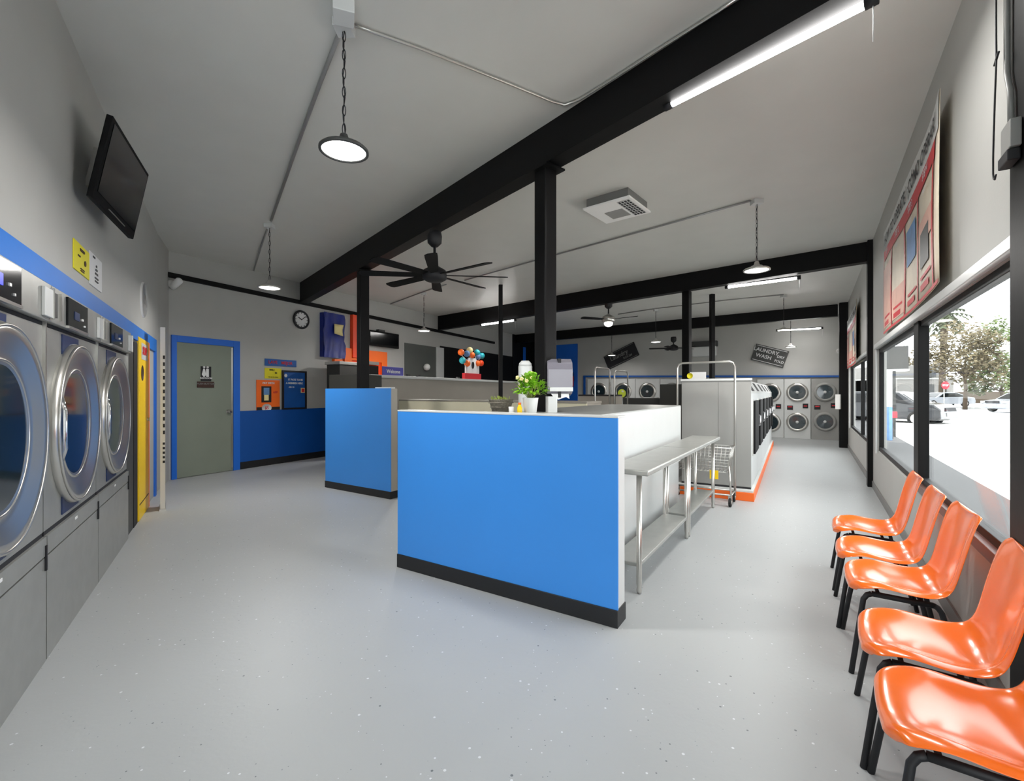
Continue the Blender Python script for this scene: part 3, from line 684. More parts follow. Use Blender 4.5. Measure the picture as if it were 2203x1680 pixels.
# tube lights along the beams
def tube_light(A,B,label,e=30,w=0.02):
    A=Vector(A);B=Vector(B); d=B-A; L=d.length; rot=math.atan2(d.y,d.x); tilt=-math.asin(d.z/L)
    t=thing('tube_light',label,'tube light',A,0,'tube lights mounted along the beams'); t.rotation_euler=(0,tilt,rot)
    MB().box(-0.03,L+0.03,-0.010,0.012,w+0.002,w+0.02).build('housing','ink',t)
    MB().lathe([(w,0.02),(w,L-0.02)],12,axis='x').build('tube','tube',t)
    MB().lathe([(w+0.006,-0.03),(w+0.006,0.02)],12,axis='x').build('end_cap','ink',t); MB().lathe([(w+0.006,L-0.02),(w+0.006,L+0.03)],12,axis='x').build('end_cap','ink',t)
    MB().tube([(L+0.01,0,0),(L+0.012,0.0,-0.1),(L+0.01,0.0,-0.19)],0.002,6).build('pull_cord','paper',t)
    ld=bpy.data.lights.new('tube_glow','AREA'); ld.shape='RECTANGLE'; ld.size=L*0.95; ld.size_y=0.05; ld.energy=e; ld.color=(1,0.98,0.95)
    lo=bpy.data.objects.new('tube_glow',ld); col.objects.link(lo); lo.parent=t; lo.location=(L/2,0,-w-0.012)
def up(px,py,zr): Y=F*zr/(HY-py); return ((px-CX)/F*Y,Y,EYE+zr)
tube_light(up(1440,226,1.80),up(1872,4,1.80),'long bright tube light on the first beam, nearest to camera',22)
tube_light(up(1564,618,1.78),up(1718,598,1.78),'bright tube light under the second beam near the windows',16)
tube_light(up(1036,699,1.655),up(1108,689,1.655),'short bright tube light under the second beam left of pillar',10)
tube_light(up(1672,711,1.66),up(1768,706,1.66),'bright tube light under the third beam near the windows',5,0.016)

# ------------------------------------------------------------ columns
def column(name,px,Y,w,z0,z1,rot,label,key='black',cap=True):
    X=(px-CX)/F*Y; mb=MB()
    mb.rbox(-w/2,w/2,-w/2,w/2,z0,z1,0.012)
    o=mb.build(name,key,loc=(X,Y,0),rot=rot)
    struct(o); return o
rb=math.atan2(-6.4,5.26)
c_a=column('trim_14',781,6.62,0.135,0,3.05,rb,'')
c_b=column('trim_15',1173.5,3.72,0.13,0,3.10,rb,'')
c_c=column('trim_16',1477.5,8.27,0.13,0,3.08,math.atan2(-6.32,7),'')
c_d=column('trim_17',1077,9.04,0.075,0,3.38,0.2,'')
c_e=column('trim_18',1532,9.9,0.09,0,3.38,0.2,'')
# steel brackets at the column heads
for c,z,w in ((c_a,3.02,0.2),(c_b,3.07,0.2)):
    o=MB().box(-w/2-0.02,w/2+0.02,-w/2,w/2,-0.015,0.0).build('bracket_plate','black',c,loc=(0,0,z))

# ------------------------------------------------------------ front counter (blue panel, body, steel top)
FP=Frame(G(855.6,1219),G(1329,1352))   # front face, left to right
t=thing('blue_front_panel','big blue end panel with black base, front of counter','counter panel',FP.pt(0,0,0),FP.rot)
L=FP.L
MB().box(0.004,L-0.004,0.012,0.125,0.098,1.155).build('core','whitemetal',t)
MB().box(0,L,0,0.012,0.098,1.158).build('blue_face','blue',t)
MB().box(-0.002,L+0.002,-0.008,0.132,0,0.098).build('base_strip','base',t,bevel=0.003)
MB().box(-0.002,L+0.002,-0.002,0.13,1.155,1.166).build('top_cap','whitemetal',t,bevel=0.002)
# long body behind it
def side(Y): return 0.5+0.6*(Y-2.99)
dS=Vector((0.6,1)).normalized(); nS=Vector((-dS.y,dS.x))
r0=Vector(FP.pt(L*0.86,0.14)[:2]); 
Ya=2.86; A0=Vector((side(Ya),Ya)); B0=Vector((side(5.45),5.45)); wS=0.86
cpos=Vector(((1173.5-CX)/F*3.72,3.72))
# footprint with a notch around the steel column
def loc_(p): v=Vector(p)-A0; return (v.dot(dS), v.dot(nS))
cl=loc_(cpos); LB=(B0-A0).length
nt_=0.115
foot=[(0,0),(LB,0),(LB,wS),(cl[0]+nt_,wS),(cl[0]+nt_,cl[1]-nt_),(cl[0]-nt_,cl[1]-nt_),(cl[0]-nt_,wS),(0.42,wS),(0.0,0.28)]
foot=[(0,0),(LB,0),(LB,wS),(cl[0]+nt_,wS),(cl[0]+nt_,cl[1]-nt_),(cl[0]-nt_,cl[1]-nt_),(cl[0]-nt_,wS),(0.12,wS),]
rS=math.atan2(dS.y,dS.x)
t=thing('folding_counter','long folding counter with steel top behind the blue panel','counter',(A0.x,A0.y,0),rS)
# ensure start line follows the panel back
MB().prism([(p[0]+(0.012 if p[0]<0.2 else -0.012 if p[0]>LB-.1 else 0),p[1]+(0.02 if p[1]<0.02 else -0.01)) for p in foot],0.0,1.10).build('body','whitemetal',t)
MB().prism(foot,1.10,1.145).build('worktop','steel',t)
MB().box(0.3,LB-0.004,-0.004,0.012,0.5,1.135).build('side_cladding','whitemetal',t)

# items on the counter
cz=1.145
def onctr(px,py): 
    Y=F*(EYE-cz)/(py-HY); return ((px-CX)/F*Y,Y,cz)
x,y,z=P(1141,3.18)[0],3.18,cz
t=thing('potted_flowers','leafy green plant with pale flowers in white pot on counter','potted plant',(x,y,z))
MB().lathe([(0.036,0),(0.04,0.004),(0.054,0.105),(0.056,0.115),(0.05,0.115),(0.047,0.095)],24,cap=False).build('pot','white',t)
MB().lathe([(0.001,0.094),(0.048,0.095)],20,cap=False).build('soil','brown',t)
random.seed(11)
mb=MB(); fl=MB(); st=MB()
for i in range(230):
    a_=random.uniform(0,2*PI); e=random.uniform(0.05,1.45); r=random.uniform(0.06,0.115)
    p=Vector((math.cos(a_)*math.cos(e)*r,math.sin(a_)*math.cos(e)*r*0.9,0.15+math.sin(e)*r*1.15-0.02))
    d=Vector((p.x,p.y,p.z-0.11)).normalized(); s_=d.cross(Vector((0,0,1))).normalized() if abs(d.z)<.98 else Vector((1,0,0))
    ln=random.uniform(0.04,0.062); wd=random.uniform(0.011,0.019); n_=s_.cross(d)
    tip=p+d*ln-Vector((0,0,0.018)); mid=p+d*ln*0.5+n_*0.004
    mb.add([p,mid-s_*wd,tip,mid+s_*wd,mid+n_*0.005],[(0,1,4),(1,2,4),(2,3,4),(3,0,4)],True)
    if i%6==0: st.tube([(0,0,0.095),(p.x*.5,p.y*.5,0.14),p],0.0015,5)
    if i%20==0:
        fp=p+d*0.03
        fl=MB()
        for k in range(5):
            q_=2*PI*k/5; fl.sphere((fp.x+0.006*math.cos(q_),fp.y,fp.z+0.006*math.sin(q_)),0.008,6,4)
        fl.build('flower','petal',t)
mb.build('foliage','leaf',t); st.build('stems','leafdark',t)
xb,yb=P(1078,3.24)
t=thing('basket_planter','grey woven basket of succulents on the counter beside white pot','planter',(xb,yb,cz),0.35)
mb=MB().lathe([(0.055,0),(0.06,0.003),(0.088,0.098),(0.094,0.104),(0.08,0.104),(0.074,0.08)],20,T=Matrix.Scale(0.62,4,(0,1,0)),cap=False)
mb.build('basket','basket',t)
mb=MB(); 
for k in range(3): mb.ring(0.066+k*0.011,0.004,24,6,Matrix.Scale(0.62,4,(0,1,0))@T3(0,0,0.02+k*0.03),axis='z')
mb.build('band','basket',t)
mb=MB()
for i in range(70):
    a_=random.uniform(0,2*PI); r=random.uniform(0,0.075); p=Vector((r*math.cos(a_),0.6*r*math.sin(a_),0.09))
    d=Vector((math.cos(a_)*0.5*r/0.07,math.sin(a_)*.4,1)).normalized(); s_=d.cross(Vector((0.3,1,0))).normalized(); ln=random.uniform(0.02,0.045)
    mb.add([p-s_*0.006,p+s_*0.006,p+d*ln],[(0,1,2)],True)
    mb.sphere((p.x,p.y,p.z+random.uniform(0,0.015)),0.008,6,4)
mb.build('succulents','leafdark',t)
for px,key,lab,nm,r,h in ((1100,'paper','small white cup beside the woven basket on counter','cup',0.017,0.055),(1118,'yellow','small yellow bottle between the basket and the white pot','bottle',0.017,0.07)):
    xx,yy=P(px,3.14)
    t=thing('small_'+nm,lab,nm,(xx,yy,cz))
    MB().lathe([(r*0.8,0),(r,0.004),(r,h*0.7),(r*0.6,h*0.85),(r*0.55,h)] if nm=='bottle' else [(r*0.8,0),(r*0.85,0.002),(r*1.1,h),(r,h),(r*0.8,0.01)],16).build('body',key,t)
    if nm=='bottle': MB().lathe([(r*0.6,h),(r*0.6,h+0.012)],12).build('lid','orangepaint',t)

# paper towel dispenser on the column
xd,yd=P(1204,3.66)
t=thing('towel_dispenser','smoky grey paper towel dispenser fixed to the black pillar','towel dispenser',(cpos.x,cpos.y,1.275),0.06)
MB().box(0.085,0.11,-0.10,0.06,-0.02,0.285).build('back_plate','ink',t)
mb=MB(); pts=[(-0.10,0.02),(-0.105,0.2),(-0.09,0.262),(-0.03,0.285),(0.075,0.285),(0.075,-0.02),(-0.04,-0.02)]
T_=T3(0.108,0,0)@Matrix(((0,0,1,0),(1,0,0,0),(0,1,0,0),(0,0,0,1)))
mb.prism(pts,0.0,0.0,T_) if False else None
def loft(mb,prof,x0,x1):
    n=len(prof); vs=[(x0,p[0],p[1]) for p in prof]+[(x1,p[0],p[1]) for p in prof]
    fs=[tuple(range(n)),tuple(range(2*n-1,n-1,-1))]+[(i,n+i,n+(i+1)%n,(i+1)%n) for i in range(n)]
    mb.add(vs,fs)
mb=MB(); loft(mb,[(-0.11,0.045),(-0.115,0.2),(-0.10,0.255),(-0.05,0.285),(0.055,0.285),(0.055,0.03),(-0.02,-0.005),(-0.09,0.01)],0.0,0.20)
T0=0
o=mb.build('cover','smoke',t,bevel=0.008)
MB().box(0.02,0.2,-0.118,-0.10,0.03,0.06).build('lip','whitemetal',t)
mb=MB(); mb.add([(0.03,-0.10,0.012),(0.17,-0.10,0.012),(0.175,-0.10,-0.03),(0.15,-0.10,-0.015),(0.13,-0.10,-0.02),(0.09,-0.10,-0.035),(0.06,-0.10,-0.03)],[(0,6,5,4,3,2,1)]); o=mb.build('towel','paper',t); so=o.modifiers.new('s','SOLIDIFY'); so.thickness=0.003
o=MB().rbox(-0.02,0.055,-0.05,0.05,0,0.12,0.01).build('lit_pillar_foot','whitemetal',loc=(P(1180,3.56)[0]+0.005,3.56,cz),rot=0.1); tag(o,'pale box standing for the lit lower end of the pillar','box')  # added box, its pale grey stands for light on the pillar's foot
xx,yy=P(1130,3.85)
t=thing('soap_dispenser','rounded pale grey dispenser behind the potted flowers','dispenser',(P(1130,3.74)[0],3.74,1.145),0.1)
MB().rbox(-0.055,0.055,-0.04,0.04,0.0,0.36,0.03,5).lathe([(0.055,0.36),(0.05,0.385),(0.03,0.405)],20,T=Matrix.Scale(0.73,4,(0,1,0))).build('body','whitemetal',t)

# ------------------------------------------------------------ steel work tables
def steel_table(L,W,H,label):
    t=thing('steel_table',label,'work table',group='stainless steel tables along the folding counter')
    mb=MB(); mb.box(0,L,0,W,H-0.035,H); mb.build('tabletop','steel',t,bevel=0.008)
    for x in (0.035,L-0.035):
        for y in (0.07,W-0.04):
            MB().lathe([(0.012,0.0),(0.018,0.02),(0.014,0.05),(0.0175,0.06),(0.0175,H-0.035)],14,T3(x,y,0)).build('leg','satin',t)
    MB().box(0.03,L-0.03,0.065,W-0.03,0.17,0.195).build('undershelf','steel',t,bevel=0.004)
    return t
# outer legs from (0.807,2.99) to (2.24,5.18); width measured towards the counter
ta=Vector((0.86,2.93)); tb=Vector((2.33,5.2)); du=(tb-ta).normalized(); rT=math.atan2(du.y,du.x)
Ltab=(tb-ta).length; l1=Ltab*0.52
T1=steel_table(l1,0.30,0.80,'stainless steel table beside the blue panel, nearer of two')
T1.location=(ta.x,ta.y,0); T1.rotation_euler=(0,0,rT)
p=ta+du*(l1+0.012)
T2=dup(T1,(p.x,p.y,0),rT,'stainless steel table next to the laundry cart, farther of two','stainless steel tables along the folding counter')
T2.scale=((Ltab-l1-0.012)/l1,1,1)

# ------------------------------------------------------------ rear folding island: cream face, raised service counter, left blue panel
CR=Frame((-1.95,8.0),(0.98,6.1))
t=thing('cream_island','long low cream fronted island with grey top in mid room','counter',CR.pt(0,0,0),CR.rot)
MB().box(0,CR.L,0,0.02,0.0,1.15).build('front_panel','cream',t)
MB().box(0,CR.L,0.02,0.50,0.0,1.14).build('body','greylam',t)
MB().box(0,CR.L,0,0.52,1.14,1.172).build('worktop','greylam',t,bevel=0.004)
SC=Frame((-2.37,7.7+0.0),(0.36,13.6))
SC=Frame((-2.45,7.95),(0.36,13.75))
t=thing('raised_service_counter','tall brown grey service counter with pale ledge on top','service counter',SC.pt(0,0,0),SC.rot)
sl=(1.575-1.60)/SC.L
MB().box(0,SC.L,0.0,0.5,0,1.55).build('body','greylam',t)
MB().box(-0.02,SC.L,-0.06,0.56,1.55,1.60).build('ledge','whitemetal',t,bevel=0.006)
# purple welcome sign and standee
u0=SC.at(828); u1=SC.at(872)
u0,za=SC.at(829,789)
t=thing('welcome_sign','small purple welcome sign standing on the service counter ledge','sign',SC.pt(u0,0.05,1.60),SC.rot)
w=u1-u0
MB().box(0,w,0,0.03,0,0.16).build('plate','purple',t,bevel=0.005); MB().text('Welcome',0.095,T3(w/2,-0.003,0.075)).build('lettering','paper',t)
u0=SC.at(1004); u1=SC.at(1042); w=u1-u0
t=thing('party_cutout','colourful cutout of a white house with balloons and red base','cutout',SC.pt(u0,0.1,1.60),SC.rot)
h=0.72
MB().box(w*0.05,w*0.95,-0.03,0.05,0,h*0.2).build('base','red',t)
MB().prism([(w*0.15,0),(w*0.9,0),(w*0.9,0.03),(w*0.15,0.03)],h*0.2,h*0.5).add([(w*0.15,0,h*0.5),(w*0.9,0,h*0.5),(w*0.72,0,h*0.72),(w*0.33,0,h*0.72),(w*0.15,.03,h*0.5),(w*0.9,.03,h*0.5),(w*0.72,.03,h*0.72),(w*0.33,.03,h*0.72)],[(0,1,2,3),(7,6,5,4),(0,3,7,4),(1,5,6,2),(3,2,6,7)]).build('house','paper',t)
MB().lathe([(0.05,-0.02),(0.05,0)],16,T3(w*0.52,0,h*0.48)@Matrix.Scale(1.7,4,(0,0,1)),axis='y').build('keyhole','ink',t)
for k,(fx,fz,key) in enumerate(((-0.1,0.86,'orangepaint'),(0.2,0.84,'bannerblue'),(0.36,0.97,'petal'),(0.48,0.82,'orangepaint'),(0.78,0.93,'teal'),(1.05,0.84,'teal'),(0.82,0.8,'bannerblue'),(0.8,0.56,'orangepaint'),(1.0,0.58,'redorange'),(-0.03,0.6,'teal'),(0.22,0.52,'orangepaint'))):
    MB().sphere((w*fx,0.0,h*fz),0.078,12,8).build('balloon',key,t)
mb=MB()
for fx,fz in ((-0.1,0.86),(0.36,0.97),(0.78,0.93),(1.05,0.84),(-0.03,0.6)): mb.tube([(w*fx,0.01,h*fz-0.05),(w*0.5,0.01,h*0.5)],0.006,5)
mb.build('strings','paper',t)
# left blue end panel of the service desk
BP=Frame(G(700,1048),G(840,1074))
t=thing('blue_side_panel','smaller blue desk end panel with black base by pillar','counter panel',BP.pt(0,0,0),BP.rot)
L=BP.L
MB().box(0,L,0,0.012,0.09,1.345).build('blue_face','blue',t)
MB().box(0.0,L,0.012,0.11,0.09,1.34).build('core','greylam',t)
MB().box(-0.002,L+0.003,-0.008,0.115,0,0.09).build('base_strip','base',t,bevel=0.003)
MB().box(L-0.30,L-0.02,0.02,0.09,1.34,1.358).build('cap','whitemetal',t)
# dark desk unit behind it
DK=Frame(P(708,7.15),P(770,6.9))
o=MB().use('charcoal').box(0,0.60,0,0.5,0,ZZ(806,7.1)).build('desk_cabinet',None,loc=DK.pt(0,0,0),rot=DK.rot+0.05,bevel=0.004); tag(o,'dark charcoal cabinet standing behind the smaller blue panel','cabinet')

# clutter bits on the ledge
for px in (878,900,985):
    u=SC.at(px)
    o=MB().rbox(-0.04,0.04,-0.03,0.03,0,0.035,0.01).build('card_holder','darkgrey',loc=SC.pt(u,0.0,1.60),rot=SC.rot)
    tag(o,{878:'tiny dark card holder right of the welcome sign',900:'tiny dark card holder second right of welcome sign',985:'tiny dark card holder just left of the party cutout'}[px],'card holder')

# ------------------------------------------------------------ machine island on orange plinth
MF=(2.89,5.617); dI=Vector((0.516,0.857)).normalized(); dX=Vector((-0.838,0.545))
rI=math.atan2(dI.y,dI.x)
LI=6.7
t=thing('orange_plinth','low orange edged concrete plinth under the washer island','plinth',(MF[0],MF[1],0),rI)
MB().use('orangepaint').box(-0.13,LI,-0.04,0.92,0.0,0.10).use('whitemetal').box(-0.12,LI-0.01,-0.03,0.91,0.10,0.126).build('slab',None,t,bevel=0.004)
# end cabinet (grey cladding)
t=thing('island_end_cladding','flat grey metal end cladding of the washer island','panel',(MF[0],MF[1],0.126),rI)
MB().box(-0.02,0.02,0,0.80,0.02,1.33).build('panel','grey',t,bevel=0.003)
MB().box(-0.022,-0.02,0.36,0.364,0.6,1.30).build('seam','midgrey',t)
MB().box(-0.03,0.02,-0.01,0.81,1.315,1.34).build('top_strip','whitemetal',t)
MB().box(-0.025,0.0,0.0,0.8,0,0.02).build('bottom_gap','ink',t)
def row_washer(w,label):
    t=thing('top_row_washer',label,'washing machine')
    MB().box(0.01,w-0.01,0.0,0.38,0,1.16).build('body','whitemetal',t,bevel=0.006)
    mb=MB(); loft(mb,[(0.0,1.16),(0.38,1.16),(0.38,1.33),(0.10,1.33)],0.01,w-0.01); mb.build('control_panel','whitemetal',t)
    mb=MB(); loft(mb,[(0.018,1.18),(0.09,1.30),(0.085,1.305),(0.013,1.185)],w*0.3,w*0.75); mb.build('display','ink',t)
    d=MB().use('blackmatte').box(w*0.16,w*0.80,-0.035,0,0.40,1.06).build('door',None,t,bevel=0.005)
    MB().box(w*0.13,w*0.16,-0.012,0,0.38,1.08).build('door_frame','satin',d)
    MB().tube([(w*0.84,-0.0,0.7),(w*0.84,-0.05,0.72),(w*0.84,-0.05,0.85),(w*0.84,0.0,0.87)],0.012,6).build('handle','chrome',d)
    return t
nW=6; ww=(LI-0.12)/nW
labs=['island washer first behind the grey end cladding','island washer second from the grey end cladding','island washer third from the grey end cladding','island washer fourth from the grey end cladding','island washer fifth from the grey end cladding','island washer sixth from the cladding, by the back dryers']
W0=None
for k in range(nW):
    pos=Vector(MF)+dI*(0.03+k*ww)
    if k==0:
        W0=row_washer(ww,labs[0]); W0.location=(pos.x,pos.y,0.126); W0.rotation_euler=(0,0,rI); W0['group']='window side washers on the island'
    else: dup(W0,(pos.x,pos.y,0.126),rI,labs[k],'window side washers on the island')
# back to back row on the other side: plain grey backs and tops
o=MB().box(0.03,LI-0.05,0.40,0.79,0,1.31).build('island_service_box','grey',loc=(MF[0],MF[1],0.126),rot=rI); tag(o,'grey service enclosure running behind the island washers','cabinet')
# white notice with yellow dot on the top of the island
px_,Yp=1500,6.6
x,y=P(1499,6.5)
t=thing('top_notice','white notice with a yellow circle standing on the island','notice',(x,y,1.436+0.03),rI-PI/2+0.1)
MB().box(-0.09,0.12,0,0.008,0,0.11).box(-0.05,0.08,-0.01,0.03,-0.03,0.0).build('card','paper',t); MB().lathe([(0.04,-0.004),(0.04,0)],16,T3(-0.09,0,0.06),axis='y').build('dot','yellowpaper',t)

# ------------------------------------------------------------ laundry carts
def cart(label,basket=True):
    t=thing('laundry_cart',label,'laundry cart',group='wire laundry carts with hanging bars')
    W=0.66; Dp=0.30; Hh=1.66
    mb=MB()
    pts=[(0,0,0.10),(0,0,Hh-0.06),(0.02,0,Hh-0.015),(0.06,0,Hh),(W-0.06,0,Hh),(W-0.02,0,Hh-0.015),(W,0,Hh-0.06),(W,0,0.10)]
    mb.tube(pts,0.0125,8); mb.build('hanging_bar','satin',t)
    mb=MB(); zb=0.13
    for a_,b_ in (((0,0),(W,0)),((0,-Dp),(W,-Dp)),((0,0),(0,-Dp)),((W,0),(W,-Dp))): mb.tube([(a_[0],a_[1],zb),(b_[0],b_[1],zb)],0.011,6)
    for x in (0,W): mb.tube([(x,-Dp,zb),(x+(0.03 if x==0 else -0.03),-Dp+0.05,0.45)],0.011,6)
    mb.build('base_frame','satin',t)
    if basket:
        mb=MB(); z0,z1=0.38,0.66
        def rim(z,i): return [(i,-i*0.5,z),(W-i,-i*.5,z),(W-i,-Dp+i*.5,z),(i,-Dp+i*.5,z)]
        for k in range(5):
            f=k/4; mb.tube(rim(z0+(z1-z0)*f,0.05*(1-f)),0.006 if k==4 else 0.0028,6,closed=True)
        n=14
        for k in range(n+1):
            f=k/n
            for yy,i2 in ((0,1),(-Dp,-1)):
                mb.tube([(0.05+(W-0.1)*f,yy-0.025*i2,z0),(W*f,yy,z1)],0.0022,4)
            if k%2==0:
                g=-Dp*f
                mb.tube([(0.05,g,z0),(0,g,z1)],0.0022,4); mb.tube([(W-0.05,g,z0),(W,g,z1)],0.0022,4)
            mb.tube([(0.05+(W-0.1)*f,-0.025,z0),(0.05+(W-0.1)*f,-Dp+0.025,z0)],0.0022,4)
        mb.build('wire_basket','satin',t)
        MB().box(W*0.66,W*0.80,-Dp-0.012,-Dp-0.006,0.30,0.40).build('yellow_tag','yellow',t)
    for x in (0.01,W-0.01):
        for y in (0,-Dp):
            c_=MB().use('rubber').lathe([(0.045,-0.014),(0.05,-0.008),(0.05,0.008),(0.045,0.014)],16,T3(x,y,0.05),axis='x').use('satin').lathe([(0.02,-0.016),(0.02,0.016)],10,T3(x,y,0.05),axis='x').box(x-0.02,x+0.02,y-0.006,y+0.03,0.05,0.12).build('caster',None,t)
    return t
rc=math.atan2(0.545,-0.838)
# cart 1 in front of the island end
cR=Vector(P(1581,5.50)); cLft=cR+Vector((-0.838,0.545))*0.66
k1=cart('chrome laundry cart with wire basket in front of island end')
k1.location=(cLft.x,cLft.y,0); k1.rotation_euler=(0,0,math.atan2(-0.545,0.838)); 
dup(k1,(P(1280,6.75)[0],6.75,0),math.atan2(0.62,0.36),'laundry cart hanging frame just right of the towel dispenser','wire laundry carts with hanging bars')
dup(k1,(P(1322,7.75)[0],7.75,0),math.atan2(0.62,0.40),'laundry cart hanging frame below the dark tilted wall board','wire laundry carts with hanging bars')

# grey cabinet and low black bench beyond
x,y=P(1420,9.2)
o=MB().box(0,0.5,0,0.45,0,1.45).build('grey_floor_cabinet','charcoal',loc=(x,y,0),rot=-0.5,bevel=0.005); tag(o,'tall dark grey cabinet left of the slim black columns','cabinet')
x,y=P(1340,9.9)
t=thing('dark_bench','dark low counter in front of the back dryers','bench',(x,y,0),-0.35)
MB().box(0,0.75,0,0.4,1.02,1.17).build('top','charcoal',t); 
for a_ in (0.03,0.68):
    MB().box(a_,a_+0.06,0.03,0.09,0,1.02).build('leg','ink',t)
MB().box(0.42,0.72,0.1,0.3,1.17,1.185).build('tray','paper',t)
x,y=P(1244,11.2)
o=MB().use('greylam').box(0,0.95,0,0.4,0,1.2).use('ink').box(0,0.95,0,0.4,1.2,1.235).build('dark_counter',None,loc=(x,y,0),rot=-0.6); tag(o,'brown grey counter with dark top right of fire extinguisher','counter')

# ------------------------------------------------------------ back wall dryers
def dryer(w,h,dark,lower=True,label='',inside=None,r=None):
    t=thing('stacked_dryer',label,'dryer')
    r=r or w*0.36
    MB().box(0.008,w-0.008,-0.06,0.0,0.0,h).build('body','whitemetal' if not dark else 'grey',t,bevel=0.004)
    for zc in ((h-r*1.75),(h*0.46 if not lower else h-r*5.6)):
        if zc<0.25: zc=0.25+r*0.6
        d=MB().lathe([(r*1.25,-0.06),(r*1.25,-0.075),(r*1.1,-0.10),(r*0.95,-0.105),(r*0.9,-0.09)],36,T3(w*0.5,0,zc),axis='y',cap=False).build('door','satin' if not dark else 'grey',t)
        g=MB().lathe([(0.001,-0.085),(r*0.9,-0.092)],30,T3(w*0.5,0,zc),axis='y',cap=False).build('door_glass','drumglass',d)
        MB().lathe([(0.001,-0.098),(r*0.16,-0.098),(r*0.18,-0.088)],14,T3(w*0.5,0,zc),axis='y',cap=False).build('hub','whitemetal',d)
        if inside and zc>h*0.5: MB().lathe([(0.001,-0.1),(r*0.6,-0.094)],16,T3(w*0.47,0,zc-r*0.25),axis='y',cap=False).build('laundry',inside,d)
    zm=h-r*3.7
    mb=MB().box(w*0.12,w*0.34,-0.07,-0.06,zm-0.07,zm+0.05).box(w*0.70,w*0.9,-0.07,-0.06,zm-0.02,zm+0.11); mb.build('control_panel','ink',t)
    MB().box(w*0.15,w*0.31,-0.073,-0.07,zm,zm+0.03).box(w*0.74,w*0.86,-0.073,-0.07,zm+0.03,zm+0.06).build('label_strip','red',t)
    return t
edges=[1629,1687,1745,1806]
keyd=[('dryer stack partly hidden by the island washers',False),('stacked pair of dryers with bright chrome doors, middle of the aisle end',False),('stacked pair of dryers with darker doors beside the window wall',True)]
for i in range(3):
    a_=WB.at(edges[i]); b_=WB.at(edges[i+1]); Yd=WB.pt(a_)[1]
    o=dryer(b_-a_,ZZ(815,12.9),keyd[i][1],label=keyd[i][0],r=0.035/2*Yd*0.93)
    o.location=WB.pt(a_,0,0); o.rotation_euler=(0,0,WB.rot); o['group']='stacked dryers along the back wall'
lab4=['back wall dryer nearest the fire extinguisher','back wall dryer with yellow green laundry inside','back wall dryer third from the blue wall panel','back wall dryer hidden behind dark grey cabinet','back wall dryer fifth from blue wall panel','back wall dryer sixth from blue wall panel']
ed=[1265,1316,1368,1421,1474,1528,1580]
for i in range(6):
    a_=WB.at(ed[i]); b_=WB.at(ed[i+1]); Yd=WB.pt(a_)[1]
    if i>=5: continue
    o=dryer(b_-a_,ZZ(816,Yd),False,label=lab4[i],inside='greendisp' if i==1 else None,r=0.030/2*Yd)
    o.location=WB.pt(a_,0,0); o.rotation_euler=(0,0,WB.rot); o['group']='stacked dryers along the back wall'
# blue trim above the dryers
a_,za=WB.at(1260,811.5); b_,zb=WB.at(1808,811.5)
mb=MB().add([(a_,-0.07,za),(b_,-0.07,zb),(b_,0,zb),(a_,0,za),(a_,-0.07,za+0.06),(b_,-0.07,zb+0.05),(b_,0,zb+0.05),(a_,0,za+0.06)],[(0,3,2,1),(4,5,6,7),(0,1,5,4),(1,2,6,5),(2,3,7,6),(3,0,4,7)])
mb.box(a_-0.06,a_,-0.07,0,0,za+0.06)
struct(mb.build('trim_19','navy',loc=(WB.A.x,WB.A.y,0),rot=WB.rot))

# tilted wall boards
def tilted(fr,px,py,wpx,hpx,ang,key,label,lines,inkkey):
    u,z=fr.at(px,py); u2=fr.at(px+wpx); w=u2-u; Yd=fr.pt(u)[1]; h=hpx/F*Yd
    t=thing('tilted_wall_board',label,'wall sign',fr.pt(u,-0.02,z),fr.rot); t.rotation_mode='XYZ'
    R_=Matrix.Rotation(ang,4,'Y')
    MB().box(-w/2,w/2,-0.03,0,-h/2,h/2,R_).build('board',key,t)
    mb=MB()
    for s,sz,x,z in lines: mb.text(s,sz*h,R_@T3(x*w,-0.033,z*h))
    mb.box(-w*.46,w*.46,-0.034,-0.03,h*.42,h*.45,R_).box(-w*.46,w*.46,-0.034,-0.03,-h*.45,-h*.42,R_)
    mb.build('lettering',inkkey,t)
tilted(WB,1337,766,74,31,math.radians(-23),'ink','black wall board tilted up to the right with script lettering',[('Laundry',0.42,-0.05,0.1),('ROOM',0.22,0.18,-0.24)],'midgrey')
tilted(WB,1656,765,76,36,math.radians(18),'darkgrey','grey wall board tilted down to the right with laundry lettering',[('LAUNDRY',0.30,-0.14,0.2),('WASH',0.30,-0.16,-0.14),('DRY',0.2,0.33,0.05),('FOLD',0.2,0.33,-0.22)],'whitemetal')
# picture between column and pole
u,z=WB.at(1492,745)
t=thing('wall_air_unit','dark and white wall unit seen between the two slim columns','wall unit',WB.pt(u,0,ZZ(768,14.6)),WB.rot)
MB().box(0,0.7,-0.2,0,0,0.3).build('body','whitemetal',t,bevel=0.02); MB().box(-0.02,0.72,-0.22,0,0.3,0.46).build('top_housing','darkgrey',t)
# small light fittings near third pilaster
x,y=P(1803,10.8)
o=MB().sphere((0,0,0),0.06,12,8).box(-0.02,0.12,-0.02,0.02,-0.02,0.02).build('wall_camera','white',loc=(P(1805,11.3)[0],11.3,ZZ(755,11.3)),rot=0.6); tag(o,'small white camera high on the third pilaster','camera')
o=MB().rbox(-0.03,0.03,-0.05,0.05,0,0.34,0.01).build('paper_holder','white',loc=(P(1803,10.75)[0],10.75,ZZ(880,10.75)),rot=0.6); tag(o,'white upright holder on the third pilaster beside dryers','holder')

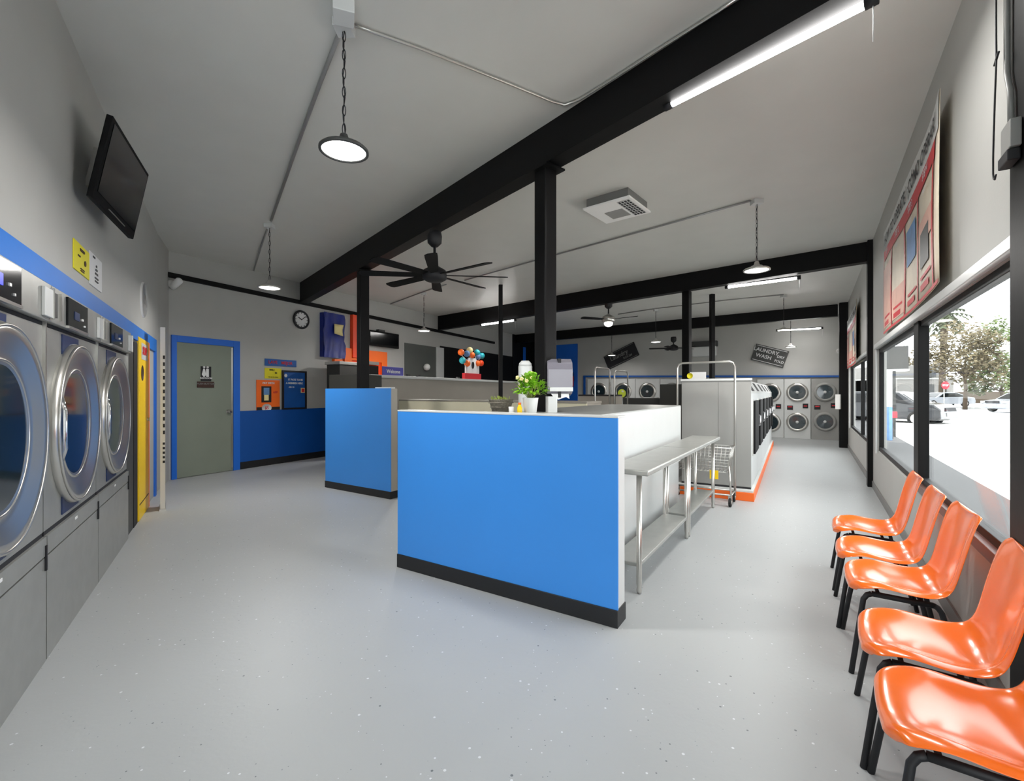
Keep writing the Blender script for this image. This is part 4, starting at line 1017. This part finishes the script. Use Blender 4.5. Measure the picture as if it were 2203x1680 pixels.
# ------------------------------------------------------------ banners on the right wall
def banner(fr,px0,py0,px1,py1,label,full=True,name='instruction_banner'):
    u0,za=fr.at(px0,py0); u1,zb=fr.at(px1,py1)
    w=u1-u0; h=za-zb
    t=thing(name,label,'banner',fr.pt(u0,-0.015,zb),fr.rot)
    n=16; vs=[];fs=[]
    for j in range(9):
        for i in range(n+1):
            f=i/n; g=j/8
            vs.append((w*f,-0.012-0.012*math.sin(f*9)*math.sin(g*3+0.5)-0.035*(f**8),h*g))
    for j in range(8):
        for i in range(n): a_=j*(n+1)+i; fs.append((a_,a_+1,a_+n+2,a_+n+1))
    o=MB().add(vs,fs,True).build('sheet','beige',t); so=o.modifiers.new('s','SOLIDIFY'); so.thickness=0.003
    def yb(f,g): return -0.016-0.012*math.sin(f*9)*math.sin(g*3+0.5)-0.035*(f**8)
    def patch(mb,f0,f1,g0,g1,lift=0.0):
        m=8; k=max(2,int((f1-f0)*16)+1); vs=[];fs=[]
        for j in range(m+1):
            for i in range(k+1):
                f=f0+(f1-f0)*i/k; g=g0+(g1-g0)*j/m; vs.append((w*f,yb(f,g)-lift,h*g))
        for j in range(m):
            for i in range(k): a_=j*(k+1)+i; fs.append((a_,a_+1,a_+k+2,a_+k+1))
        mb.add(vs,fs,True)
    def dtext(mb,s,size,f,g,stretch=1.0):
        k0=len(mb.v); mb.text(s,size,Matrix.Scale(stretch,4,(1,0,0)),ext=0.0)
        for i in range(k0,len(mb.v)):
            x,y,z=mb.v[i]; X=x+w*f; Z=z+h*g; mb.v[i]=(X,yb(X/w,Z/h)-0.006+y*0.5,Z)
    mb=MB().use('whitemetal'); patch(mb,0.0,1.0,0.80,1.0,0.001)
    mb.use('red'); patch(mb,0.02,0.95,0.70,0.80,0.002); patch(mb,0,1,0,0.02,.002)
    for f in (0.0,0.235,0.47,0.70,0.93): patch(mb,max(0,f-0.008),f+0.008,0.0,0.72,0.002)
    mb.use('pinkish'); patch(mb,0.01,0.23,0.05,0.62,0.001); patch(mb,0.25,0.46,0.05,0.3,0.001); patch(mb,0.72,0.92,0.34,0.5,.001)
    mb.use('bannerblue'); patch(mb,0.50,0.66,0.36,0.62,0.002)
    mb.use('darkgrey'); patch(mb,0.75,0.88,0.20,0.42,0.002)
    mb.use('red'); 
    for f in (0.05,0.28,0.52,0.75): patch(mb,f,f+0.12,0.06,0.10,0.002); patch(mb,f,f+0.15,0.13,0.15,.002)
    mb.build('print',None,t)
    mb=MB(); dtext(mb,'HOW TO OPERATE / ¡CÓMO OPERAR!',h*0.135,0.5,0.89,w*0.93/(h*0.135*17.6)); mb.build('lettering','ink',t)
    mb=MB()
    for k,f in enumerate((0.12,0.35,0.585,0.82)): dtext(mb,('STEP 1','STEP 2','STEP 3','STEP 4')[k],h*0.07,f,0.75); dtext(mb,('PASO 1','PASO 2','PASO 3','PASO 4')[k],h*0.05,f,0.65)
    mb.build('step_lettering','paper',t)
banner(WR1,1909,502,2053,603,'large red and white how to operate banner above near window')
banner(WR2,1826,692,1852,777,'smaller distant red and white banner above far window')

# ------------------------------------------------------------ near pilaster electrics
u=ua+0.035
t=thing('electrical_box','grey electrical box with black socket on the near pilaster','electrical box',WR1.pt(u,-0.052,0),WR1.rot)
Yq=1.82
MB().box(0.0,0.10,-0.03,0,ZZ(372,Yq),ZZ(318,Yq)).build('housing','grey',t,bevel=0.004)
MB().box(-0.012,0.09,-0.035,0,ZZ(396,Yq),ZZ(374,Yq)).build('socket','ink',t,bevel=0.004)
MB().lathe([(0.026,0.02),(0.026,0.0),(0.02,-0.003)],20,T3(-0.035,0.03,ZZ(350,Yq)),axis='y').build('round_cover','whitemetal',t)
tag(MB().tube([(0,0,CEIL-0.02),(0,0,ZZ(200,Yq)),(0.012,0.0,ZZ(222,Yq)),(0.035,0,ZZ(250,Yq)),(0.04,0,ZZ(312,Yq))],0.009,8).build('wall_conduit','grey',loc=WR1.pt(u-0.005,-0.064,0),rot=WR1.rot),'upright grey conduit on the near black pilaster','conduit')
tag(MB().tube([(0.002,0,CEIL-0.02),(0.0,0,ZZ(90,Yq)),(0.004,0,ZZ(165,Yq)),(-0.012,0,ZZ(235,Yq)),(-0.026,0.0,ZZ(310,Yq)),(-0.034,0.0,ZZ(360,Yq)),(-0.034,0,ZZ(392,Yq)),(-0.026,0,ZZ(404,Yq)),(-0.014,0.0,ZZ(408,Yq)),(0.0,0.0,ZZ(400,Yq))],0.003,6).tube([(-0.018,0,ZZ(173,Yq)),(0.03,0,ZZ(160,Yq))],0.004,6).build('black_cable','ink',loc=WR1.pt(u-0.016,-0.09,0),rot=WR1.rot),'thin black cable looping down beside the grey conduit','cable')

# ------------------------------------------------------------ orange chairs
def make_chair(label):
    t=thing('orange_chair',label,'chair',group='orange chairs in a row by the window')
    prof=[(-0.022,0.358,0.74),(-0.020,0.382,0.82),(0.0,0.402,0.90),(0.05,0.412,0.985),(0.13,0.405,1.02),(0.22,0.392,1.03),(0.30,0.388,1.02),(0.36,0.398,1.0),(0.395,0.425,0.98),(0.415,0.47,0.97),(0.43,0.53,0.985),(0.447,0.60,1.0),(0.462,0.67,1.0),(0.476,0.725,0.985),(0.485,0.757,0.955),(0.491,0.775,0.89),(0.500,0.782,0.82),(0.510,0.770,0.80)]
    n=12; W=0.215; vs=[];fs=[]
    N=len(prof)
    for k,(y,z,wf) in enumerate(prof):
        a=prof[max(0,k-1)]; b=prof[min(N-1,k+1)]
        ty,tz=b[0]-a[0],b[1]-a[1]; l=math.hypot(ty,tz); ny,nz=-tz/l,ty/l   # normal towards the sitter
        for i in range(n+1):
            s=-1+2*i/n
            ft=max(0.0,1-max(0,k-11)/4.0); curl=(0.045*abs(s)**3*ft) if k>3 else 0.012*abs(s)**3
            dish=-0.014*(1-s*s) if k<9 else -0.02*(1-s*s)
            # rolled lip at the outer edge
            lip=(-0.035*max(0.35,ft)) if abs(s)>0.99 else 0.0
            cc=curl+dish+lip
            fr_=0.03*(s*s) if k<3 else 0
            vs.append((s*W*wf, y+ny*cc+fr_, z+nz*cc))
    for k in range(N-1):
        for i in range(n): a_=k*(n+1)+i; fs.append((a_,a_+1,a_+n+2,a_+n+1))
    o=MB().add(vs,fs,True).build('shell','orange',t)
    so=o.modifiers.new('s','SOLIDIFY'); so.thickness=0.006; so.offset=-1
    sb=o.modifiers.new('u','SUBSURF'); sb.levels=1; sb.render_levels=2
    for sx in (-1,1):
        xo,xi=sx*0.235,sx*0.185
        MB().tube([(xo,0.0,0.0),(xo*0.5+xi*0.5+sx*0.004,0.03,0.19),(xi+sx*0.004,0.055,0.335),(xi,0.07,0.356),(xi,0.09,0.366)],0.0125,10).build('front_leg','ink',t)
        MB().tube([(xo,0.44,0.0),(xo*0.5+xi*0.5,0.40,0.18),(xi,0.36,0.335),(xi,0.345,0.355),(xi,0.33,0.362)],0.0125,10).build('rear_leg','ink',t)
        MB().tube([(xi,0.09,0.366),(xi,0.2,0.364),(xi,0.33,0.362)],0.0125,10).build('side_rail','ink',t)
    MB().tube([(-0.185,0.12,0.362),(0.185,0.12,0.362)],0.009,8).tube([(-0.185,0.29,0.358),(0.185,0.29,0.358)],0.009,8).build('cross_bar','ink',t)
    return t
cc=[((1790,1107),'farthest chair, beside the low wall, first of five orange chairs'),((1797,1150),'second orange chair from the far end of the row'),((1817,1200),'third orange chair, middle of the row'),((1842,1298),'fourth orange chair from the far end, cut by the frame edge'),((1876,1420),'closest orange chair, in the bottom corner of the photo')]
corners=[(2.348,3.41),(2.04,2.93),(1.803,2.52),(1.459,1.97),(1.208,1.56)]
ch0=None
uR=Vector((-0.5478,-0.8366))
for k,((pp),lab) in enumerate(cc):
    C_=Vector(corners[k])+uR*0.20
    if k==0:
        ch0=make_chair(lab); ch0.scale=(1.0,0.9,1.0); ch0.location=(C_.x,C_.y,0); ch0.rotation_euler=(0,0,WR1.rot)
    else: dup(ch0,(C_.x,C_.y,0),WR1.rot+(0.03 if k==2 else -0.02 if k==3 else 0.0),lab,'orange chairs in a row by the window')

# ------------------------------------------------------------ outside
nR=WR1.n
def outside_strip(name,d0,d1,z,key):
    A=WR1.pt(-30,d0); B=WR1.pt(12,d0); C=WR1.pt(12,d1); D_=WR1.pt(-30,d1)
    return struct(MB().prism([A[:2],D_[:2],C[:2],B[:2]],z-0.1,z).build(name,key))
outside_strip('ground_shaded_step',0.095,1.30,0.0,'shadedstep')  # shade along the shopfront is put into this strip's dark colour
outside_strip('ground_sidewalk',1.30,4.2,-0.02,'concrete')
struct(MB().prism([WR1.pt(-30,4.2)[:2],WR1.pt(-30,90)[:2],WR1.pt(30,90)[:2],WR1.pt(30,4.2)[:2]],-0.25,-0.15).build('ground_street','asphalt'))
struct(MB().prism([WR1.pt(-90,-60)[:2],WR1.pt(-90,90)[:2],WR1.pt(-30,90)[:2],WR1.pt(-30,-60)[:2]],-0.25,-0.16).build('ground_far','asphalt'))
def car(name,key,label,L=4.6,Hc=1.5,W=1.85,suv=True):
    t=thing(name,label,'car')
    if suv: prof=[(0,0.35),(0.02,0.75),(0.25,0.95),(0.9,1.02),(1.55,Hc-0.04),(1.9,Hc),(3.9,Hc),(4.3,Hc-0.1),(4.55,1.0),(4.6,0.5),(4.55,0.32),(0.1,0.28)]
    else: prof=[(0,0.35),(0.0,0.62),(0.3,0.82),(1.1,0.92),(1.8,Hc-0.05),(2.3,Hc),(3.1,Hc-0.04),(3.95,0.98),(4.5,0.92),(4.6,0.6),(4.55,0.3),(0.1,0.26)]
    mb=MB(); n=len(prof)
    lay=[(-W/2,0.0),(-W/2+0.06,1),(W/2-0.06,1),(W/2,0.0)]
    def y_(v,z): # tumblehome
        s=-1 if v<0 else 1; return v-s*max(0,(z-0.95))*0.28
    vs=[];
    for yy in (-W/2,W/2):
        for x,z in prof: vs.append((x,y_(yy,z),z))
    fs=[tuple(range(n)),tuple(range(2*n-1,n-1,-1))]+[(i,n+i,n+(i+1)%n,(i+1)%n) for i in range(n)]
    mb.add(vs,fs); mb.build('body',key,t,bevel=0.05)
    g=MB()
    for s in (-1,1):
        yw=s*(W/2+0.012)
        pts=[(1.15,1.0),(1.62,Hc-0.1),(3.85,Hc-0.1),(4.2,1.02)] if suv else [(1.35,0.95),(1.85,Hc-0.1),(3.05,Hc-0.1),(3.75,0.98)]
        vs=[(x,y_(yw,z),z) for x,z in pts]; g.add(vs,[(0,1,2,3) if s>0 else (3,2,1,0)])
    # windscreen and rear
    wx=[(0.95,1.05),(1.5,Hc-0.08)] if suv else [(1.15,0.96),(1.78,Hc-0.08)]
    g.add([(wx[0][0]-0.03,-W/2+0.15,wx[0][1]),(wx[0][0]-0.03,W/2-0.15,wx[0][1]),(wx[1][0]-0.03,W/2-0.3,wx[1][1]),(wx[1][0]-0.03,-W/2+0.3,wx[1][1])],[(0,1,2,3)])
    g.build('window_glass','darkglass',t)
    for x in (0.85,3.7):
        for s in (-1,1):
            MB().use('rubber').lathe([(0.30,-0.1),(0.34,-0.07),(0.34,0.07),(0.30,0.1)],24,T3(x,s*(W/2-0.09),0.34),axis='y').use('satin').lathe([(0.20,-0.11),(0.20,0.11)],16,T3(x,s*(W/2-0.09),0.34),axis='y').build('wheel',None,t)
    for s in (-1,1): MB().box(-0.02,0.12,s*0.8-0.16,s*0.8+0.12 if s<0 else s*0.8+0.02,0.66,0.8).build('headlamp','whitemetal',t)
    MB().box(-0.03,0.02,-0.28,0.28,0.45,0.6).build('number_plate','paper',t)
    MB().box(-0.02,0.03,-0.5,0.5,0.66,0.82).build('grille','ink',t)
    return t
x,y=P(2032,20.0)
c=car('suv_car','carblack','dark parked car behind the window mullion on the street'); c.location=(x-0.6,y-0.9,-0.15); c.rotation_euler=(0,0,math.radians(118)); c.scale=(0.95,.95,.98)
x,y=P(2134,33)
c=car('sedan_car','carwhite','white car parked at the far side beyond the near window',suv=False,Hc=1.42); c.location=(x,y,-0.15); c.rotation_euler=(0,0,math.radians(-2))
x,y=P(1972,46)
c=car('sedan_car','carwhite','small distant pale car before the white building',suv=False,Hc=1.42); c.location=(x,y,-0.15); c.rotation_euler=(0,0,math.radians(-6))

def tree(px,Y,pybase,pytop,pxw,key,label,seed,name='street_tree',n=900,h0=None):
    random.seed(seed)
    x,y=P(px,Y); zt_=ZZ(pytop,Y); R=pxw/2/F*Y; zb=h0 if h0 else zt_*0.38
    t=thing(name,label,'tree',(x,y,-0.15))
    mb=MB(); mb.tube([(0,0,0),(0.05,0,zb*0.6),(0,0.05,zb*1.1),(0.1,0,zb*1.6)],[0.16*Y/38,0.12*Y/38,0.10*Y/38,0.05*Y/38],8)
    for k in range(6):
        a_=k*1.05; mb.tube([(0,0,zb*0.9),(R*0.35*math.cos(a_),R*0.35*math.sin(a_),zb*1.3),(R*0.6*math.cos(a_),R*0.6*math.sin(a_),zb*1.9)],[0.07,0.05,0.02],6)
    mb.build('trunk','barkm',t)
    mb=MB()
    blobs=[(random.uniform(-.6,.6)*R,random.uniform(-.6,.6)*R,random.uniform(zb,zt_-R*0.2),random.uniform(0.3,0.5)*R) for _ in range(13)]
    for i in range(n):
        b=random.choice(blobs); d=Vector((random.gauss(0,1),random.gauss(0,1),random.gauss(0,1))).normalized()
        p=Vector(b[:3])+d*b[3]*random.uniform(0.5,1.05); s=random.uniform(0.09,0.18)*Y/38
        u_=Vector((random.gauss(0,1),random.gauss(0,1),random.gauss(0,1))).normalized(); v_=u_.orthogonal().normalized()
        mb.add([p-u_*s,p+v_*s*.6,p+u_*s,p-v_*s*.6],[(0,1,2,3)],True)
    mb.build('crown',key,t)
tree(2076,38,878,700,150,'treerust','tree with thin brown trunk and rusty crown seen through near window',5,n=5200,h0=2.9)
tree(2155,52,878,690,130,'treeleaf','green tree at the far side behind the rusty tree',8,n=4200,h0=1.6)
tree(2235,40,878,690,150,'treeleaf','green tree cut by the black pilaster',9,n=3000,h0=1.4)
tree(1945,70,860,740,50,'treerust','small distant tree seen through the far window pane',10,n=700,h0=2.5)
# palm
x,y=P(2026,48)
t=thing('palm_tree','tall palm tree with feathery crown seen in the near window','tree',(x,y,-0.15))
hp=ZZ(676,48)+0.15
MB().tube([(0,0,0),(0.1,0,hp*0.5),(0.35,0,hp)],[0.3,0.26,0.34],10).build('trunk','barkm',t)
mb=MB(); random.seed(4)
for k in range(34):
    a_=random.uniform(0,2*PI); e=random.uniform(-0.7,1.1); Lf=random.uniform(1.5,2.3); pts=[]
    for j in range(7):
        s=j/6; pts.append(Vector((0.35+math.cos(a_)*math.cos(e)*Lf*s,math.sin(a_)*math.cos(e)*Lf*s,hp+math.sin(e)*Lf*s-1.1*s*s)))
    sd=Vector((-math.sin(a_),math.cos(a_),0))
    for j in range(6):
        for sg in (-1,1):
            q_=pts[j]; q2=pts[j+1]; mb.add([q_,q2,q2+sd*sg*0.42+Vector((0,0,-0.22))],[(0,1,2)],True)
mb.build('fronds','palmleaf',t)
# white building across
x,y=P(1988,52)
t=thing('white_building','white two storey building across the street','building',(x,y,-0.15),0.0)
MB().box(-3,3.3,0,8,0,ZZ(815,52)+0.15).box(-3,2.2,0.5,8,0,ZZ(786,52)+0.15).build('wall','stucco',t)
for a_,b_,c_,d_ in ((0.4,1.1,1.1,2.3),(1.7,2.5,0.9,2.3),(0.4,1.3,3.1,4.1)): MB().box(a_,b_,-0.05,0.0 if c_<3 else 0.5,c_,d_).build('window','darkgrey',t)
MB().box(-3.1,3.4,-0.2,8,ZZ(815,52)+0.1,ZZ(815,52)+0.25).build('roof_edge','grey',t)
# stop sign
x,y=P(2031,36)
t=thing('stop_sign','red octagonal stop sign on a post across the street','road sign',(x,y,-0.15),0.0)
MB().cyl((0,0),0.035,0,ZZ(820,36)+0.15,8).build('post','grey',t)
zc=ZZ(829,36)+0.15; oc=[(0.29/math.cos(PI/8)*math.cos(PI/8+k*PI/4),0.29/math.cos(PI/8)*math.sin(PI/8+k*PI/4)) for k in range(8)]
Tm=T3(0.05,-0.05,zc)@Matrix.Rotation(PI/2,4,'X')
MB().use('signred').prism(oc,0,0.015,Tm).use('paper').text('STOP',0.2,T3(0.05,-0.07,zc)).build('plate',None,t)
# storefront neighbour piece seen through the left pane
x,y=P(1922,13.5)
t=thing('neighbour_shopfront','dark awning and post of the next shopfront in far pane','shopfront',(x,y,0),WR1.rot)
MB().box(-0.05,0.05,-0.05,0.05,0,1.95).build('post','darkgrey',t)
MB().box(-0.5,0.3,-0.3,0.3,1.95,2.6).build('awning','darkgrey',t)
MB().box(-0.5,0.3,-0.32,0.32,1.90,1.95).build('awning_edge','whitemetal',t)
x,y=P(1913,12.5)
o=MB().use('bannerblue').box(-0.06,0.06,-0.04,0.04,0,0.9).use('whitemetal').box(-0.06,0.06,-0.04,0.04,0.9,1.9).build('shopfront_banner',None,loc=(x,y,0),rot=0.3); tag(o,'upright pale blue banner strip outside the far pane','banner')
x,y=P(1921,12.9)
o=MB().use('signred').rbox(-0.11,0.11,-0.02,0.02,0.58,0.75,0.01).use('darkgrey').box(-0.015,0.015,0,0.03,0,0.58).build('small_street_sign',None,loc=(x,y,0)); tag(o,'small red sign on a short post outside far pane','sign')
# fence line at the far kerb
x,y=P(2040,60)
o=MB().box(0,14,0,0.15,0,1.5).build('far_fence','barkm',loc=(x+1,y,-0.15)); tag(o,'long brown fence beyond the trees across the street','fence')
struct(MB().box(-30,40,0,0.3,-0.15,0.02).build('ground_kerb','grey',loc=(P(2040,39)[0],39.5,0)))

# ------------------------------------------------------------ light
w=bpy.data.worlds.new('sky'); scene.world=w; w.use_nodes=True; nt=w.node_tree; nt.nodes.clear()
bg=nt.nodes.new('ShaderNodeBackground'); out=nt.nodes.new('ShaderNodeOutputWorld')
bg.inputs['Color'].default_value=(0.97,0.985,1,1); bg.inputs['Strength'].default_value=4.0
nt.links.new(bg.outputs[0],out.inputs[0])
sd=bpy.data.lights.new('sun','SUN'); sd.energy=5.0; sd.angle=0.03; sd.color=(1,0.96,0.9)
so=bpy.data.objects.new('sun',sd); col.objects.link(so)
# high sun from behind the building, so the shopfront throws a short shade outside
dirv=Vector((nR.x*0.33,nR.y*0.33,-1)).normalized(); so.rotation_euler=dirv.to_track_quat('-Z','Y').to_euler()
def win_light(fr,u0,u1,z0,z1,d,e,name):
    ld=bpy.data.lights.new(name,'AREA'); ld.shape='RECTANGLE'; ld.size=u1-u0; ld.size_y=z1-z0; ld.energy=1.0; ld.cycles.is_portal=True
    lo=bpy.data.objects.new(name,ld); col.objects.link(lo); p=fr.pt((u0+u1)/2,d,(z0+z1)/2); lo.location=p
    v=Vector((-fr.n.x,-fr.n.y,0)); lo.rotation_euler=v.to_track_quat('-Z','Z').to_euler()
    return lo
win_light(WR1,uw0+0.1,uw1-0.1,0.65,1.75,0.2,70,'window_daylight')
win_light(WR2,v0+0.1,v1-0.1,0.6,1.8,0.2,55,'window_daylight_far')
win_light(wb_,0.6,5.8,0.6,2.8,0.2,210,'rear_fill_daylight')  # portal for sky light through the added rear window

# ------------------------------------------------------------ camera
cd=bpy.data.cameras.new('camera'); cd.sensor_width=36; cd.lens=36*F/2203.0; cd.shift_y=(HY-840.0)/2203.0; cd.clip_start=0.02; cd.clip_end=400
co=bpy.data.objects.new('camera',cd); col.objects.link(co); co.location=(0,0,EYE); co.rotation_euler=(PI/2,0,0); scene.camera=co
vs_=scene.view_settings; vs_.view_transform='Standard'; vs_.look='None'; vs_.gamma=1.0; vs_.exposure=0.42; vs_.use_curve_mapping=False
scene.cycles.use_denoising=True; scene.cycles.max_bounces=10; scene.cycles.diffuse_bounces=6; scene.cycles.sample_clamp_indirect=6
